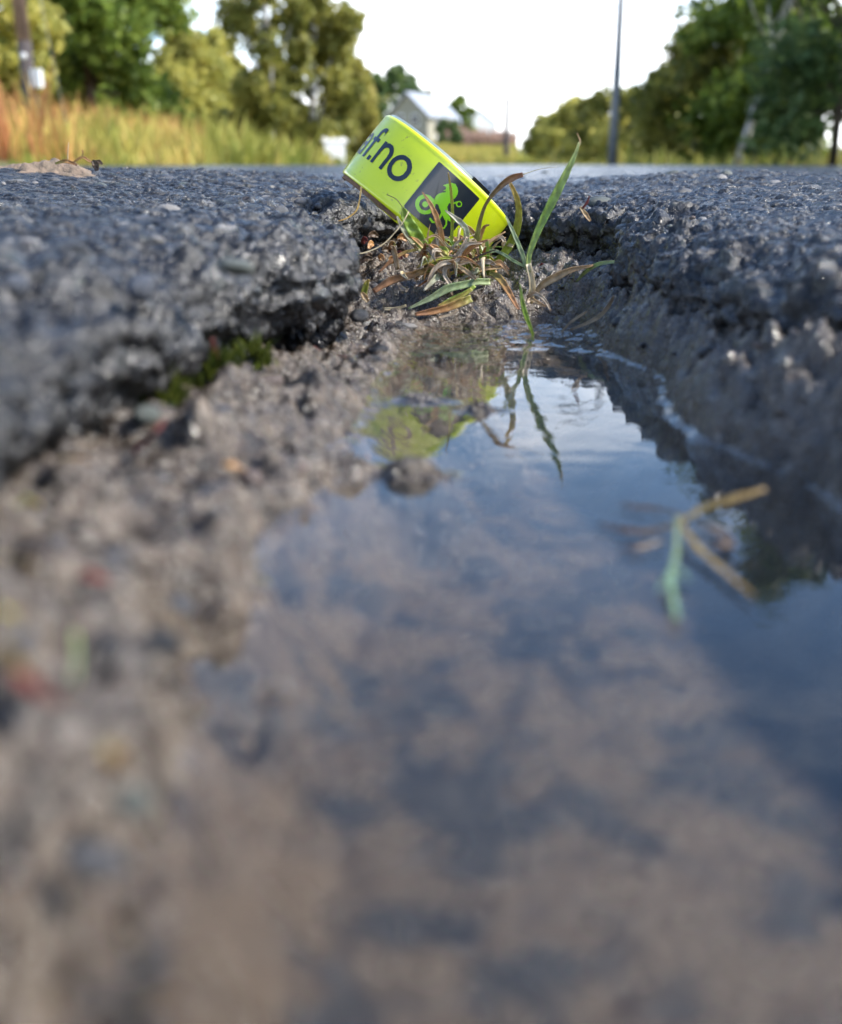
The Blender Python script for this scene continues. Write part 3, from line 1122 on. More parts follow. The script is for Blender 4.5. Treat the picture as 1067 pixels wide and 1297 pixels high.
tree('deciduous_tree', gpos(452, 47), 4.6, 2.6, 'yellow', 'small yellowing tree between the tall birches and the house', 3600, 0.13, 0.05, seed=18, clumps=24)
tree('deciduous_tree', gpos(466, 95), 6.2, 3.6, 'dark', 'dark green tree beside the house gable', 2600, 0.26, 0.05, seed=19, clumps=20)
tree('deciduous_tree', gpos(503, 150), 11.0, 8.0, 'dark', 'dark treetop rising behind the house roof', 2400, 0.4, 0.1, seed=20, clumps=20)
tree('deciduous_tree', gpos(585, 128), 6.2, 3.6, 'green', 'small green tree directly behind the pale side wall', 2200, 0.26, 0.05, seed=21, clumps=18)
tree('bush', gpos(566, 88), 2.2, 2.0, 'dark', 'round dark bush at the corner of the house', 1600, 0.14, 0.0, seed=22, clumps=16, cat='bush', shape='bush')

for i, (u, Y, hh, ww, kd, lb) in enumerate([
        (20, 30, 2.2, 3.4, 'pale', 'yellow-green thicket behind the leaning pole'),
        (95, 33, 2.3, 3.4, 'green', 'green thicket at the foot of the big dark tree'),
        (165, 36, 2.4, 3.6, 'green', 'green thicket between the big dark tree and the pale one'),
        (222, 44, 2.9, 3.8, 'pale', 'pale thicket under the sky gap, nearer the big tree'),
        (272, 50, 3.4, 4.0, 'pale', 'pale thicket under the sky gap, nearer the birches'),
        (330, 40, 2.0, 3.0, 'olive', 'olive thicket at the foot of the left birch'),
        (385, 42, 2.0, 3.0, 'olive', 'olive thicket at the foot of the right birch'),
        (450, 52, 2.2, 3.0, 'yellow', 'yellow-brown thicket at the foot of the yellowing tree')]):
    tree('thicket', gpos(u, Y), hh, ww, kd, lb, 2600, 0.13, 0.0, seed=80 + i, clumps=24, cat='bush', shape='bush', group='thickets below the left trees')

k = 0
for u, Y, hh, ww, kd, lb in [
        (692, 52, 2.3, 1.9, 'pale', 'lowest pale bush at the end of the bush row, beside the thin far pole'),
        (716, 46, 2.7, 2.2, 'pale', 'pale bush, second of the row from the thin far pole'),
        (738, 41, 2.5, 2.3, 'pale', 'pale bush just beyond the grey lamp pole'),
        (768, 37, 2.4, 2.7, 'olive', 'olive bush half hidden behind the grey lamp pole'),
        (802, 33, 2.3, 2.5, 'pale', 'pale bush on the near side of the grey lamp pole'),
        (834, 30, 2.5, 2.3, 'olive', 'olive bush where the row meets the taller trees'),
        (856, 31, 3.3, 1.3, 'yellow', 'yellow-tipped young tree rising over the bush row')]:
    k += 1
    tree('bush' if hh < 3 else 'young_tree', gpos(u, Y), hh, ww, kd, lb, 3200, 0.10, 0.0, seed=40 + k, clumps=26, cat='bush' if hh < 3 else 'tree', shape='bush' if hh < 3 else 'round',
         group='bushes along the road')
tree('deciduous_tree', gpos(893, 22), 2.6, 2.6, 'olive', 'dark low tree between the bush row and the white birch trunk', 4600, 0.09, 0.04, seed=51, clumps=30)
tree('birch_tree', gpos(930, 15.5), 6.2, 2.8, 'green', 'thin birch with a pale leaning trunk beside the road', 3600, 0.075, 0.34, lean=(1.5, 0.3), bark='birch_bark', gap=0.22, seed=52, clumps=30, thick=0.6)
tree('deciduous_tree', gpos(950, 21), 4.0, 2.6, 'green', 'mid green tree just behind the foot of the pale birch trunk', 4600, 0.085, 0.02, seed=58, clumps=34, gap=0.05, thick=0.6)
tree('deciduous_tree', gpos(1005, 19), 5.0, 2.7, 'green', 'dark tree behind the pale leaning birch trunk', 4200, 0.085, 0.04, seed=53, clumps=34, gap=0.15)
tree('deciduous_tree', gpos(1055, 14), 6.4, 2.6, 'dark', 'dense dark green tree at the right picture edge', 6500, 0.075, 0.03, seed=54, clumps=44, gap=-0.05, thick=0.5)
tree('deciduous_tree', (7.4, 12.0, 0.0), 6.5, 3.6, 'dark', 'dark roadside tree next along from the picture edge', 4000, 0.1, 0.04, seed=55, clumps=30)
# ------------------------------------------------------------------ HOUSE and far buildings
M['house_wall'] = simple('house_wall', (0.33, 0.31, 0.24), (0.29, 0.27, 0.21), 1.5, 0.8)
M['roof_metal'] = simple('roof_metal', (0.36, 0.38, 0.41), (0.3, 0.32, 0.35), 2, 0.35)
M['white_paint'] = simple('white_paint', (0.80, 0.80, 0.79), (0.74, 0.74, 0.73), 3, 0.5)
M['glass_dark'] = simple('glass_dark', (0.03, 0.035, 0.04), (0.02, 0.02, 0.025), 3, 0.08)


def house():
    Y = 112.0
    b = gpos(517, Y, -1.1)
    root = add('house', None, None, b, 'pale grey-green gabled house with a light metal roof', 'house')
    root.rotation_euler = (0, 0, math.radians(-30))
    w, dlen, eave, ridge = 4.7, 6.0, 3.9, 5.9         # gable width, length, heights
    # local: gable faces -Y, long wall faces +X
    wl_ = MB()
    wl_.box((0, dlen / 2, eave / 2 - 0.3), (w, dlen, eave + 0.6))
    wl_.poly([(-w / 2, 0, eave), (w / 2, 0, eave), (0, 0, ridge)])
    wl_.poly([(w / 2, dlen, eave), (-w / 2, dlen, eave), (0, dlen, ridge)])
    add('wall', wl_.mesh('wall', M['house_wall']), root)
    for s in (-1, 1):
        r = MB()
        e = Vector((s * (w / 2 + 0.35), -0.4, eave - 0.30))
        t = Vector((0, -0.4, ridge + 0.06))
        e2, t2 = e + Vector((0, dlen + 0.8, 0)), t + Vector((0, dlen + 0.8, 0))
        up = Vector((0, 0, 0.16))
        r.poly([e, t, t2, e2]).poly([e + up, e2 + up, t2 + up, t + up]).poly([e, e + up, t + up, t]).poly([e2, t2, t2 + up, e2 + up]).poly([e, e2, e2 + up, e + up])
        add('roof', r.mesh('roof', M['roof_metal']), root)
    for (x, y, z, gable) in [(-1.0, -0.03, 3.4, 1), (0.9, -0.03, 3.4, 1), (0.9, -0.03, 1.3, 1), (w / 2 + 0.03, 2.0, 3.2, 0), (w / 2 + 0.03, 5.0, 3.2, 0), (w / 2 + 0.03, 2.0, 1.3, 0)]:
        f = MB().box((x, y, z), (0.95, 0.06, 1.15) if gable else (0.06, 0.95, 1.15))
        fo = add('window', f.mesh('window', M['white_paint']), root)
        g = MB().box((x, y - 0.04, z) if gable else (x + 0.04, y, z), (0.75, 0.04, 0.95) if gable else (0.04, 0.75, 0.95))
        add('pane', g.mesh('pane', M['glass_dark']), fo)
    add('chimney', MB().box((0.0, 4.6, ridge + 0.3), (0.5, 0.5, 0.9)).mesh('chimney', M['house_wall']), root)


house()


def small_building(name, u, Y, w, dlen, eave, ridge, label, cat, mats, rz):
    root = add(name, None, None, gpos(u, Y), label, cat)
    root.rotation_euler = (0, 0, rz)
    b = MB().box((0, dlen / 2, eave / 2 - 0.2), (w, dlen, eave + 0.4))
    b.poly([(-w / 2, 0, eave), (w / 2, 0, eave), (0, 0, ridge)]).poly([(w / 2, dlen, eave), (-w / 2, dlen, eave), (0, dlen, ridge)])
    add('wall', b.mesh('wall', mats[0]), root)
    for s in (-1, 1):
        e = Vector((s * (w / 2 + w * .05), -0.1, eave - w * 0.03))
        t = Vector((0, -0.1, ridge + 0.02))
        L_ = Vector((0, dlen + 0.2, 0))
        up = Vector((0, 0, 0.08))
        add('roof', MB().poly([e, t, t + L_, e + L_]).poly([e + up, e + L_ + up, t + L_ + up, t + up]).poly([e, e + up, t + up, t]).poly([e, e + L_, e + L_ + up, e + up]).mesh('roof', mats[1]), root)
    add('door', MB().box((0.1 * w, -0.03, eave * 0.42), (w * 0.25, 0.05, eave * 0.75)).mesh('door', mats[2]), root)


small_building('white_building', 608, 170, 5.4, 9, 4.4, 6.4, 'distant white building beyond the rose-brown weeds', 'building', (M['white_paint'], M['white_paint'], M['white_paint']), math.radians(15))
small_building('white_shed', 408, 38, 0.62, 0.75, 0.82, 0.90, 'small white box-shaped shed in front of the yellowing tree', 'shed', (M['white_paint'], M['white_paint'], M['white_paint']), math.radians(-62))

# ------------------------------------------------------------------ POLES
M['pole_wood'] = simple('pole_wood', (0.30, 0.20, 0.15), (0.20, 0.13, 0.10), 5, 0.8)
M['pole_tar'] = simple('pole_tar', (0.075, 0.06, 0.055), (0.05, 0.04, 0.04), 5, 0.8)
M['galv'] = simple('galvanised_steel', (0.20, 0.22, 0.24), (0.15, 0.165, 0.18), 5, 0.45)
M['wire'] = simple('wire_steel', (0.35, 0.36, 0.36), None, 5, 0.4)

pb = Vector(gpos(48, 19.5))
pole = add('utility_pole', None, None, pb, 'leaning brown wooden utility pole with a white box on it', 'utility pole')
add('pole', MB().tube([(0, 0, -0.2), (0.0, 0, 1.75)], [0.125, 0.12], 12).mesh('pole', M['pole_tar'], True), pole, label='dark tarred lower end of the pole')
add('pole_upper', MB().tube([(0, 0, 1.75), (-0.06, 0, 4.5), (-0.12, 0, 8.2)], [0.12, 0.105, 0.09], 12).mesh('pole_upper', M['pole_wood'], True), pole)
add('meter_box', MB().box((0.17, -0.06, 1.15), (0.17, 0.16, 0.30)).mesh('meter_box', M['white_paint']), pole, label='white box fixed to the pole')
add('cap', MB().tube([(0.02, -0.14, 1.5), (0.02, -0.17, 1.5)], 0.055, 10).mesh('cap', M['white_paint'], True), pole)
add('stay_wire', MB().tube([(-0.1, 0, 6.5), (0.62, -0.1, 0.4)], 0.009, 6).mesh('stay_wire', M['wire'], True), pole)

pb = Vector(gpos(304, 60))
pole = add('utility_pole', None, None, pb, 'thin dark utility pole beside the left birch', 'utility pole')
add('pole', MB().tube([(0, 0, -0.2), (0, 0, 11)], [0.14, 0.10], 10).mesh('pole', M['pole_tar'], True), pole)
add('crossarm', MB().box((0, 0, 10.2), (1.6, 0.1, 0.12)).mesh('crossarm', M['pole_tar']), pole)

pb = Vector(gpos(641, 62))
pole = add('utility_pole', None, None, pb, 'short grey-brown pole standing alone at the far road end', 'utility pole')
add('pole', MB().tube([(0, 0, -2), (0, 0, 3.4)], [0.19, 0.15], 10).mesh('pole', M['pole_tar'], True), pole)
add('cap', MB().tube([(0, 0, 3.4), (0, 0, 3.46)], [0.17, 0.05], 10).mesh('cap', M['galv'], True), pole)

pb = Vector(gpos(775.5, 21))
pole = add('lamp_pole', None, None, pb, 'tall slim grey steel lamp pole in front of the bush row', 'lamp pole')
add('pole', MB().tube([(0, 0, -0.2), (0, 0, 1.0), (0, 0, 4.6)], [0.10, 0.085, 0.06], 14).mesh('pole', M['galv'], True), pole)
add('arm', MB().tube([(0, 0, 4.5), (-0.05, 0, 4.75), (-0.4, 0, 4.85)], [0.04, 0.035, 0.03], 8).mesh('arm', M['galv'], True), pole)
add('lamp_head', MB().box((-0.6, 0, 4.85), (0.5, 0.2, 0.1)).mesh('lamp_head', M['galv']), pole)

# ------------------------------------------------------------------ REFLECTIVE BAND
def band_material():
    m, n, l, p = new_mat('fluorescent_vinyl')
    nz = noise_node(n, l, 60.0, 3.0)
    r = ramp(n, [(0.3, (0.56, 0.67, 0.006)), (0.7, (0.61, 0.71, 0.007))])
    l.new(nz.outputs['Fac'], r.inputs['Fac'])
    nd = noise_node(n, l, 330.0, 4.0, 0.7)
    rd = ramp(n, [(0.63, (0, 0, 0)), (0.72, (0.7, 0.7, 0.7))])
    l.new(nd.outputs['Fac'], rd.inputs['Fac'])
    md_ = n.new('ShaderNodeMixRGB')
    md_.inputs['Color2'].default_value = (0.16, 0.12, 0.05, 1)
    l.new(rd.outputs['Color'], md_.inputs['Fac'])
    l.new(r.outputs['Color'], md_.inputs['Color1'])
    l.new(md_.outputs['Color'], p.inputs['Base Color'])
    p.inputs['Roughness'].default_value = 0.35
    p.inputs['Coat Weight'].default_value = 0.8
    p.inputs['Coat Roughness'].default_value = 0.12
    p.inputs['Subsurface Weight'].default_value = 0.0
    nb = noise_node(n, l, 260.0, 3.0)
    b = n.new('ShaderNodeBump')
    b.inputs['Strength'].default_value = 0.12
    b.inputs['Distance'].default_value = 0.0006
    l.new(nb.outputs['Fac'], b.inputs['Height'])
    l.new(b.outputs['Normal'], p.inputs['Normal'])
    l.new(b.outputs['Normal'], p.inputs['Coat Normal'])
    return m


M['vinyl'] = band_material()
M['print'] = simple('print_black', (0.012, 0.018, 0.026), (0.010, 0.015, 0.022), 80, 0.3, coat=0.5)
M['print_green'] = simple('print_green', (0.20, 0.50, 0.006), (0.17, 0.44, 0.005), 80, 0.35, coat=0.5)
M['clear_edge'] = simple('clear_vinyl_edge', (0.66, 0.68, 0.72), (0.52, 0.54, 0.60), 200, 0.25, coat=0.6)
M['felt'] = simple('brown_felt', (0.22, 0.12, 0.07), (0.10, 0.06, 0.035), 500, 0.9, 0.6, 2500)
M['spring'] = simple('spring_steel', (0.40, 0.41, 0.44), (0.16, 0.16, 0.17), 300, 0.35)
M['black_end'] = simple('black_vinyl', (0.015, 0.016, 0.016), None, 200, 0.3)

BR, BW = 0.0338, 0.0296
ax_img = (0.640, 0.768)
tilt = math.radians(4)
c_fwd = ray(541.5, 245).normalized()
c_right = c_fwd.cross(Vector((0, 0, 1))).normalized()
c_up = c_right.cross(c_fwd)
b_axis = (c_right * ax_img[0] + c_up * ax_img[1]) * math.cos(tilt) + c_fwd * math.sin(tilt)
b_axis.normalize()
b_front = (-c_fwd - b_axis * (-c_fwd).dot(b_axis)).normalized()      # outward, towards the lens
b_side = b_axis.cross(b_front) * 1.0                                   # direction of reading
if b_side.dot(c_right) < 0:
    b_side = -b_side
b_mid = at(544.5, 245, 0.455 - BR) - b_front * BR


def bp(s, t, r=0.0):
    """arc length s (reading direction), height t across the band, r = radius offset"""
    th = s / BR
    R = BR + r
    return b_front * (R * math.cos(th)) + b_side * (R * math.sin(th)) + b_axis * t


band = add('slap_band', None, None, b_mid, 'coiled fluorescent yellow slap band with black lettering in the pothole', 'reflective band')


def strip(name, s0, s1, t0, t1, r0, r1, mat, n=160, parent=band, prof=None, spiral=0.0, skew=0.0):
    """closed curved strip; prof lists (fraction across, extra radius) on the outer face"""
    prof = prof or [(0, 0), (1, 0)]
    V, F = [], []
    m = len(prof)
    for i in range(n + 1):
        f = i / n
        s = s0 + (s1 - s0) * f
        dr, dt = spiral * f, skew * f
        for a, e in prof:
            V.append(bp(s, t0 + (t1 - t0) * a + dt, r1 + e + dr))
        for a, e in reversed(prof):
            V.append(bp(s, t0 + (t1 - t0) * a + dt, r0 + dr))
    k = 2 * m
    for i in range(n):
        for j in range(k):
            j2 = (j + 1) % k
            F.append((i * k + j, i * k + j2, (i + 1) * k + j2, (i + 1) * k + j))
    F.append(tuple(range(k)))
    F.append(tuple(n * k + j for j in range(k))[::-1])
    me = bpy.data.meshes.new(name)
    me.from_pydata([tuple(v) for v in V], [], F)
    me.materials.append(mat)
    me.update()
    bm = bmesh.new()
    bm.from_mesh(me)
    bmesh.ops.recalc_face_normals(bm, faces=bm.faces)
    bm.to_mesh(me)
    bm.free()
    for p in me.polygons:
        p.use_smooth = len(p.vertices) == 4 and False
    me.polygons.foreach_set('use_smooth', [True] * len(me.polygons))
    try:
        me.set_sharp_from_angle(angle=math.radians(35))
    except Exception:
        pass
    return add(name, me, parent)


PI = math.pi
prof = [(0.0, -0.0007), (0.012, -0.0003), (0.045, 0.00005), (0.07, -0.00008), (0.09, 0.0), (0.3, 0.00012), (0.7, 0.00012), (0.91, 0.0), (0.93, -0.00008), (0.955, 0.00005), (0.988, -0.0003), (1.0, -0.0007)]
strip('outer_wrap', -PI * BR * 1.05, PI * BR * 0.90, -BW / 2, BW / 2, -0.0012, 0.0, M['vinyl'], 220, prof=prof)
strip('inner_wrap', -0.058, 0.0098, BW / 2 - 0.006, BW / 2 + 0.0011, -0.0032, -0.0016, M['clear_edge'], 140)
strip('inner_wrap_end', 0.0099, 0.0205, -BW / 2 + 0.002, BW / 2 + 0.0016, -0.0036, -0.0014, M['black_end'], 40)
strip('backing', -0.060, -0.004, -BW / 2 - 0.0016, -BW / 2 + 0.004, -0.0030, -0.0014, M['felt'], 140)
strip('spring', -0.060, -0.034, -BW / 2 - 0.0027, -BW / 2 + 0.003, -0.0044, -0.0032, M['spring'], 60)
strip('lining', -PI * BR * 0.985, PI * BR * 0.985, -BW / 2 + 0.003, BW / 2 - 0.007, -0.0062, -0.0046, M['felt'], 200)


def raster(name, inside, s0, s1, t0, t1, step, r, mat, parent=band):
    """flat print: the cells of a fine lattice on the band's surface where inside(s, t) holds"""
    ns, nt = int((s1 - s0) / step), int((t1 - t0) / step)
    S = s0 + (np.arange(ns) + 0.5) * step
    T = t0 + (np.arange(nt) + 0.5) * step
    SS, TT = np.meshgrid(S, T, indexing='ij')
    ok = inside(SS, TT)
    idx = np.argwhere(ok)
    vid = {}
    V, F = [], []

    def vert(i, j):
        if (i, j) not in vid:
            vid[(i, j)] = len(V)
            V.append(tuple(bp(s0 + i * step, t0 + j * step, r)))
        return vid[(i, j)]
    for i, j in idx:
        F.append((vert(i, j), vert(i + 1, j), vert(i + 1, j + 1), vert(i, j + 1)))
    me = bpy.data.meshes.new(name)
    me.from_pydata(V, [], F)
    me.materials.append(mat)
    for p in me.polygons:
        p.use_smooth = True
    me.update()
    return add(name, me, parent)


def seg(S, T, pts, w):
    ok = np.zeros(S.shape, bool)
    for (ax, ay), (bx, by) in zip(pts[:-1], pts[1:]):
        dx, dy = bx - ax, by - ay
        t = np.clip(((S - ax) * dx + (T - ay) * dy) / (dx * dx + dy * dy + 1e-18), 0, 1)
        ok |= (S - ax - t * dx) ** 2 + (T - ay - t * dy) ** 2 < (w / 2) ** 2
    return ok


def bar(S, T, x0, x1, y0, y1):
    return (S > x0) & (S < x1) & (T > y0) & (T < y1)


SW = 0.0020
xh, base_t = 0.0100, -0.0050


def glyph_o(c):
    return lambda S, T: (np.hypot((S - c) / 0.0051, T / 0.0053) < 1) & (np.hypot((S - c) / 0.0031, T / 0.0034) > 1)


def glyph_n(c):
    def f(S, T):
        st = bar(S, T, c - 0.0041, c - 0.0041 + SW, base_t, base_t + xh) | bar(S, T, c + 0.0041 - SW, c + 0.0041, base_t, base_t + xh - 0.004)
        yc = base_t + xh - 0.0040
        arch = (np.hypot((S - c) / 0.0041, (T - yc) / 0.0043) < 1) & (np.hypot((S - c) / (0.0041 - SW), (T - yc) / 0.0024) > 1) & (T > yc - 0.0001)
        return st | arch
    return f


def glyph_f(c):
    def f(S, T):
        st = bar(S, T, c - 0.0012, c - 0.0012 + SW, base_t, base_t + 0.0118)
        cr = bar(S, T, c - 0.0027, c + 0.0030, base_t + 0.0078, base_t + 0.0095)
        hx, hy = c + 0.0020, base_t + 0.0112
        rr = np.hypot((S - hx) / 0.0032, (T - hy) / 0.0032)
        ri = np.hypot((S - hx) / 0.0012, (T - hy) / 0.0014)
        hook = (rr < 1) & (ri > 1) & (T > hy) & (S < hx + 0.0014)
        return st | cr | hook
    return f


def glyph_a(c):
    def f(S, T):
        st = bar(S, T, c + 0.0037 - SW, c + 0.0037, base_t, base_t + xh * 0.72)
        yb = base_t + 0.0031
        bowl = (np.hypot((S - c + 0.0002) / 0.0039, (T - yb) / 0.0032) < 1) & (np.hypot((S - c + 0.0002) / 0.0020, (T - yb) / 0.0015) > 1)
        yc = base_t + xh - 0.0032
        top = (np.hypot((S - c) / 0.0037, (T - yc) / 0.0034) < 1) & (np.hypot((S - c) / 0.0018, (T - yc) / 0.0016) > 1) & (T > yc)
        return st | bowl | top
    return f


ST = 0.00020
PR = 0.00030
for gname, fn, c, hw, hi in [('letter', glyph_o, -0.0158, 0.0056, 0.006), ('letter', glyph_n, -0.0258, 0.005, 0.006), ('letter', glyph_f, -0.0362, 0.0062, 0.0115),
                             ('letter', glyph_a, -0.0440, 0.005, 0.006), ('letter', glyph_n, -0.0540, 0.005, 0.006)]:
    raster(gname, fn(c), c - hw, c + hw, -0.0058, hi, ST, PR, M['print'])
raster('full_stop', lambda S, T: bar(S, T, -0.0331, -0.0311, base_t, base_t + 0.0021), -0.034, -0.0305, -0.006, -0.002, ST, PR, M['print'])

# square badge with the wheel-riding animal emblem, drawn on a 1067-unit sheet
EC, ES, ET = 0.0062, 0.0221, 0.0006        # centre along the band, side, centre across


def to_sheet(S, T):
    a = (S - EC) / ES + 0.5
    b = (T - ET) / ES + 0.5
    return 75 + a * 505 + b * 465, 625 + a * 475 - b * 540


def badge(S, T):
    a, b = np.abs((S - EC) / ES), np.abs((T - ET) / ES)
    r = 0.04
    q = np.hypot(np.maximum(a - 0.5 + r, 0), np.maximum(b - 0.5 + r, 0))
    return (q < r) & (a < 0.5) & (b < 0.5)


bd = raster('badge', badge, EC - ES / 2, EC + ES / 2, ET - ES / 2, ET + ES / 2, 0.00025, PR, M['print'])


def inpoly(X, Y, poly):
    ok = np.zeros(X.shape, bool)
    for (x1, y1), (x2, y2) in zip(poly, poly[1:] + poly[:1]):
        c = ((y1 > Y) != (y2 > Y))
        ok ^= c & (X < (x2 - x1) * (Y - y1) / (y2 - y1 + 1e-12) + x1)
    return ok


BODY = [(420, 572), (452, 560), (470, 520), (500, 487), (540, 469), (597, 462), (604, 446), (566, 442), (600, 430), (608, 410), (598, 390), (570, 377), (620, 362), (680, 350),
        (722, 364), (746, 408), (753, 450), (745, 492), (720, 530), (690, 556), (652, 570), (636, 600), (612, 640), (622, 690), (640, 755), (662, 800), (690, 818), (722, 812),
        (716, 842), (670, 842), (628, 812), (592, 752), (562, 712), (530, 690), (512, 645), (500, 605), (460, 602), (420, 612)]


def emblem(S, T):
    X, Y = to_sheet(S, T)
    d = np.hypot(X - 345, Y - 605)
    ok = ((d < 122) & (d > 74)) | (d < 36)
    ok |= seg(X, Y, [(345, 602), (440, 592)], 34)
    ok |= inpoly(X, Y, BODY)
    d2 = np.hypot(X - 765, Y - 612)
    ok |= (d2 < 40) & (d2 > 25)
    ok |= seg(X, Y, [(640, 585), (690, 600), (735, 590)], 22)
    ok |= seg(X, Y, [(398, 785), (425, 822), (462, 828), (500, 802), (545, 720)], 26)
    ok |= seg(X, Y, [(500, 885), (535, 912), (575, 900), (600, 860), (600, 760)], 22)
    ok |= seg(X, Y, [(560, 690), (600, 780)], 60)
    return ok


raster('emblem', emblem, EC - ES / 2, EC + ES / 2, ET - ES / 2, ET + ES / 2, 0.00016, PR + 0.00012, M['print_green'], parent=bd)

# ------------------------------------------------------------------ GRASS BLADES
def blade_mat(name, base, tip, rough=0.42, trans=0.35):
    m, n, l, p = new_mat(name)
    a = n.new('ShaderNodeAttribute')
    a.attribute_name = 'along'
    r = ramp(n, [(0.0, base[0]), (0.5, base[1]), (1.0, tip)])
    l.new(a.outputs['Fac'], r.inputs['Fac'])
    a2 = n.new('ShaderNodeAttribute')
    a2.attribute_name = 'across'
    sn = n.new('ShaderNodeMath')
    sn.operation = 'SINE'
    ml = n.new('ShaderNodeMath')
    ml.operation = 'MULTIPLY'
    ml.inputs[1].default_value = 42.0
    l.new(a2.outputs['Fac'], ml.inputs[0])
    l.new(ml.outputs[0], sn.inputs[0])
    rv = ramp(n, [(0.0, (0.82, 0.82, 0.82)), (1.0, (1.12, 1.12, 1.12))])
    l.new(sn.outputs[0], rv.inputs['Fac'])
    nz = noise_node(n, l, 420.0, 3.0)
    rn = ramp(n, [(0.35, (0.72, 0.68, 0.66)), (0.65, (1.15, 1.15, 1.15))])
    l.new(nz.outputs['Fac'], rn.inputs['Fac'])
    m1 = n.new('ShaderNodeMixRGB')
    m1.blend_type = 'MULTIPLY'
    m1.inputs['Fac'].default_value = 1
    m2 = n.new('ShaderNodeMixRGB')
    m2.blend_type = 'MULTIPLY'
    m2.inputs['Fac'].default_value = 1
    l.new(r.outputs['Color'], m1.inputs['Color1'])
    l.new(rv.outputs['Color'], m1.inputs['Color2'])
    l.new(m1.outputs['Color'], m2.inputs['Color1'])
    l.new(rn.outputs['Color'], m2.inputs['Color2'])
    l.new(m2.outputs['Color'], p.inputs['Base Color'])
    p.inputs['Roughness'].default_value = rough
    t = n.new('ShaderNodeBsdfTranslucent')
    l.new(m2.outputs['Color'], t.inputs['Color'])
    mx = n.new('ShaderNodeMixShader')
    mx.inputs['Fac'].default_value = trans
    l.new(p.outputs['BSDF'], mx.inputs[1])
    l.new(t.outputs['BSDF'], mx.inputs[2])
    l.new(mx.outputs['Shader'], n['Material Output'].inputs['Surface'])
    return m


G = {
    'green': blade_mat('blade_green', ((0.34, 0.46, 0.07), (0.26, 0.42, 0.05)), (0.32, 0.44, 0.1)),
    'tall': blade_mat('blade_tall', ((0.44, 0.52, 0.16), (0.24, 0.4, 0.07)), (0.42, 0.46, 0.18)),
    'olive': blade_mat('blade_olive', ((0.34, 0.44, 0.06), (0.4, 0.45, 0.06)), (0.5, 0.34, 0.1)),
    'arch': blade_mat('blade_arch', ((0.420, 0.560, 0.098), (0.280, 0.224, 0.084)), (0.336, 0.154, 0.077)),
    'bluish': blade_mat('blade_bluish', ((0.38, 0.46, 0.2), (0.3, 0.4, 0.18)), (0.4, 0.46, 0.26)),
    'brown': blade_mat('blade_brown', ((0.36, 0.36, 0.09), (0.46, 0.25, 0.09)), (0.44, 0.22, 0.11)),
    'rust': blade_mat('blade_rust', ((0.5, 0.28, 0.1), (0.6, 0.33, 0.13)), (0.62, 0.38, 0.19)),
    'tan': blade_mat('blade_tan', ((0.52, 0.38, 0.2), (0.6, 0.42, 0.22)), (0.48, 0.31, 0.15)),
    'taupe': blade_mat('blade_taupe', ((0.46, 0.36, 0.24), (0.6, 0.49, 0.35)), (0.42, 0.3, 0.19), 0.35, 0.3),
    'grey': blade_mat('blade_grey', ((0.5, 0.56, 0.3), (0.48, 0.5, 0.32)), (0.56, 0.52, 0.4)),
    'straw': blade_mat('blade_straw', ((0.700, 0.588, 0.336), (0.728, 0.616, 0.392)), (0.750, 0.658, 0.448)),
    'yellow': blade_mat('blade_yellow', ((0.42, 0.40, 0.07), (0.44, 0.38, 0.08)), (0.42, 0.30, 0.09)),
    'red': blade_mat('blade_red', ((0.20, 0.035, 0.025), (0.23, 0.045, 0.033)), (0.19, 0.055, 0.04)),
    'darkleaf': blade_mat('blade_dark', ((0.098, 0.070, 0.042), (0.126, 0.077, 0.042)), (0.084, 0.049, 0.035)),
    'mint': blade_mat('blade_mint', ((0.28, 0.34, 0.17), (0.22, 0.35, 0.22)), (0.22, 0.36, 0.23)),
    'weed': blade_mat('blade_weed', ((0.22, 0.18, 0.08), (0.34, 0.25, 0.09)), (0.30, 0.20, 0.07)),
    'amber': blade_mat('blade_amber', ((0.364, 0.280, 0.112), (0.588, 0.378, 0.084)), (0.560, 0.336, 0.084)),
}


def spline(pts, n):
    P = [Vector(p) for p in pts]
    P = [P[0] * 2 - P[1]] + P + [P[-1] * 2 - P[-2]]
    out = []
    k = len(P) - 3
    for i in range(k):
        p0, p1, p2, p3 = P[i:i + 4]
        for j in range(n):
            t = j / n
            out.append(0.5 * ((2 * p1) + (-p0 + p2) * t + (2 * p0 - 5 * p1 + 4 * p2 - p3) * t * t + (-p0 + 3 * p1 - 3 * p2 + p3) * t ** 3))
    out.append(P[-2].copy())
    return out


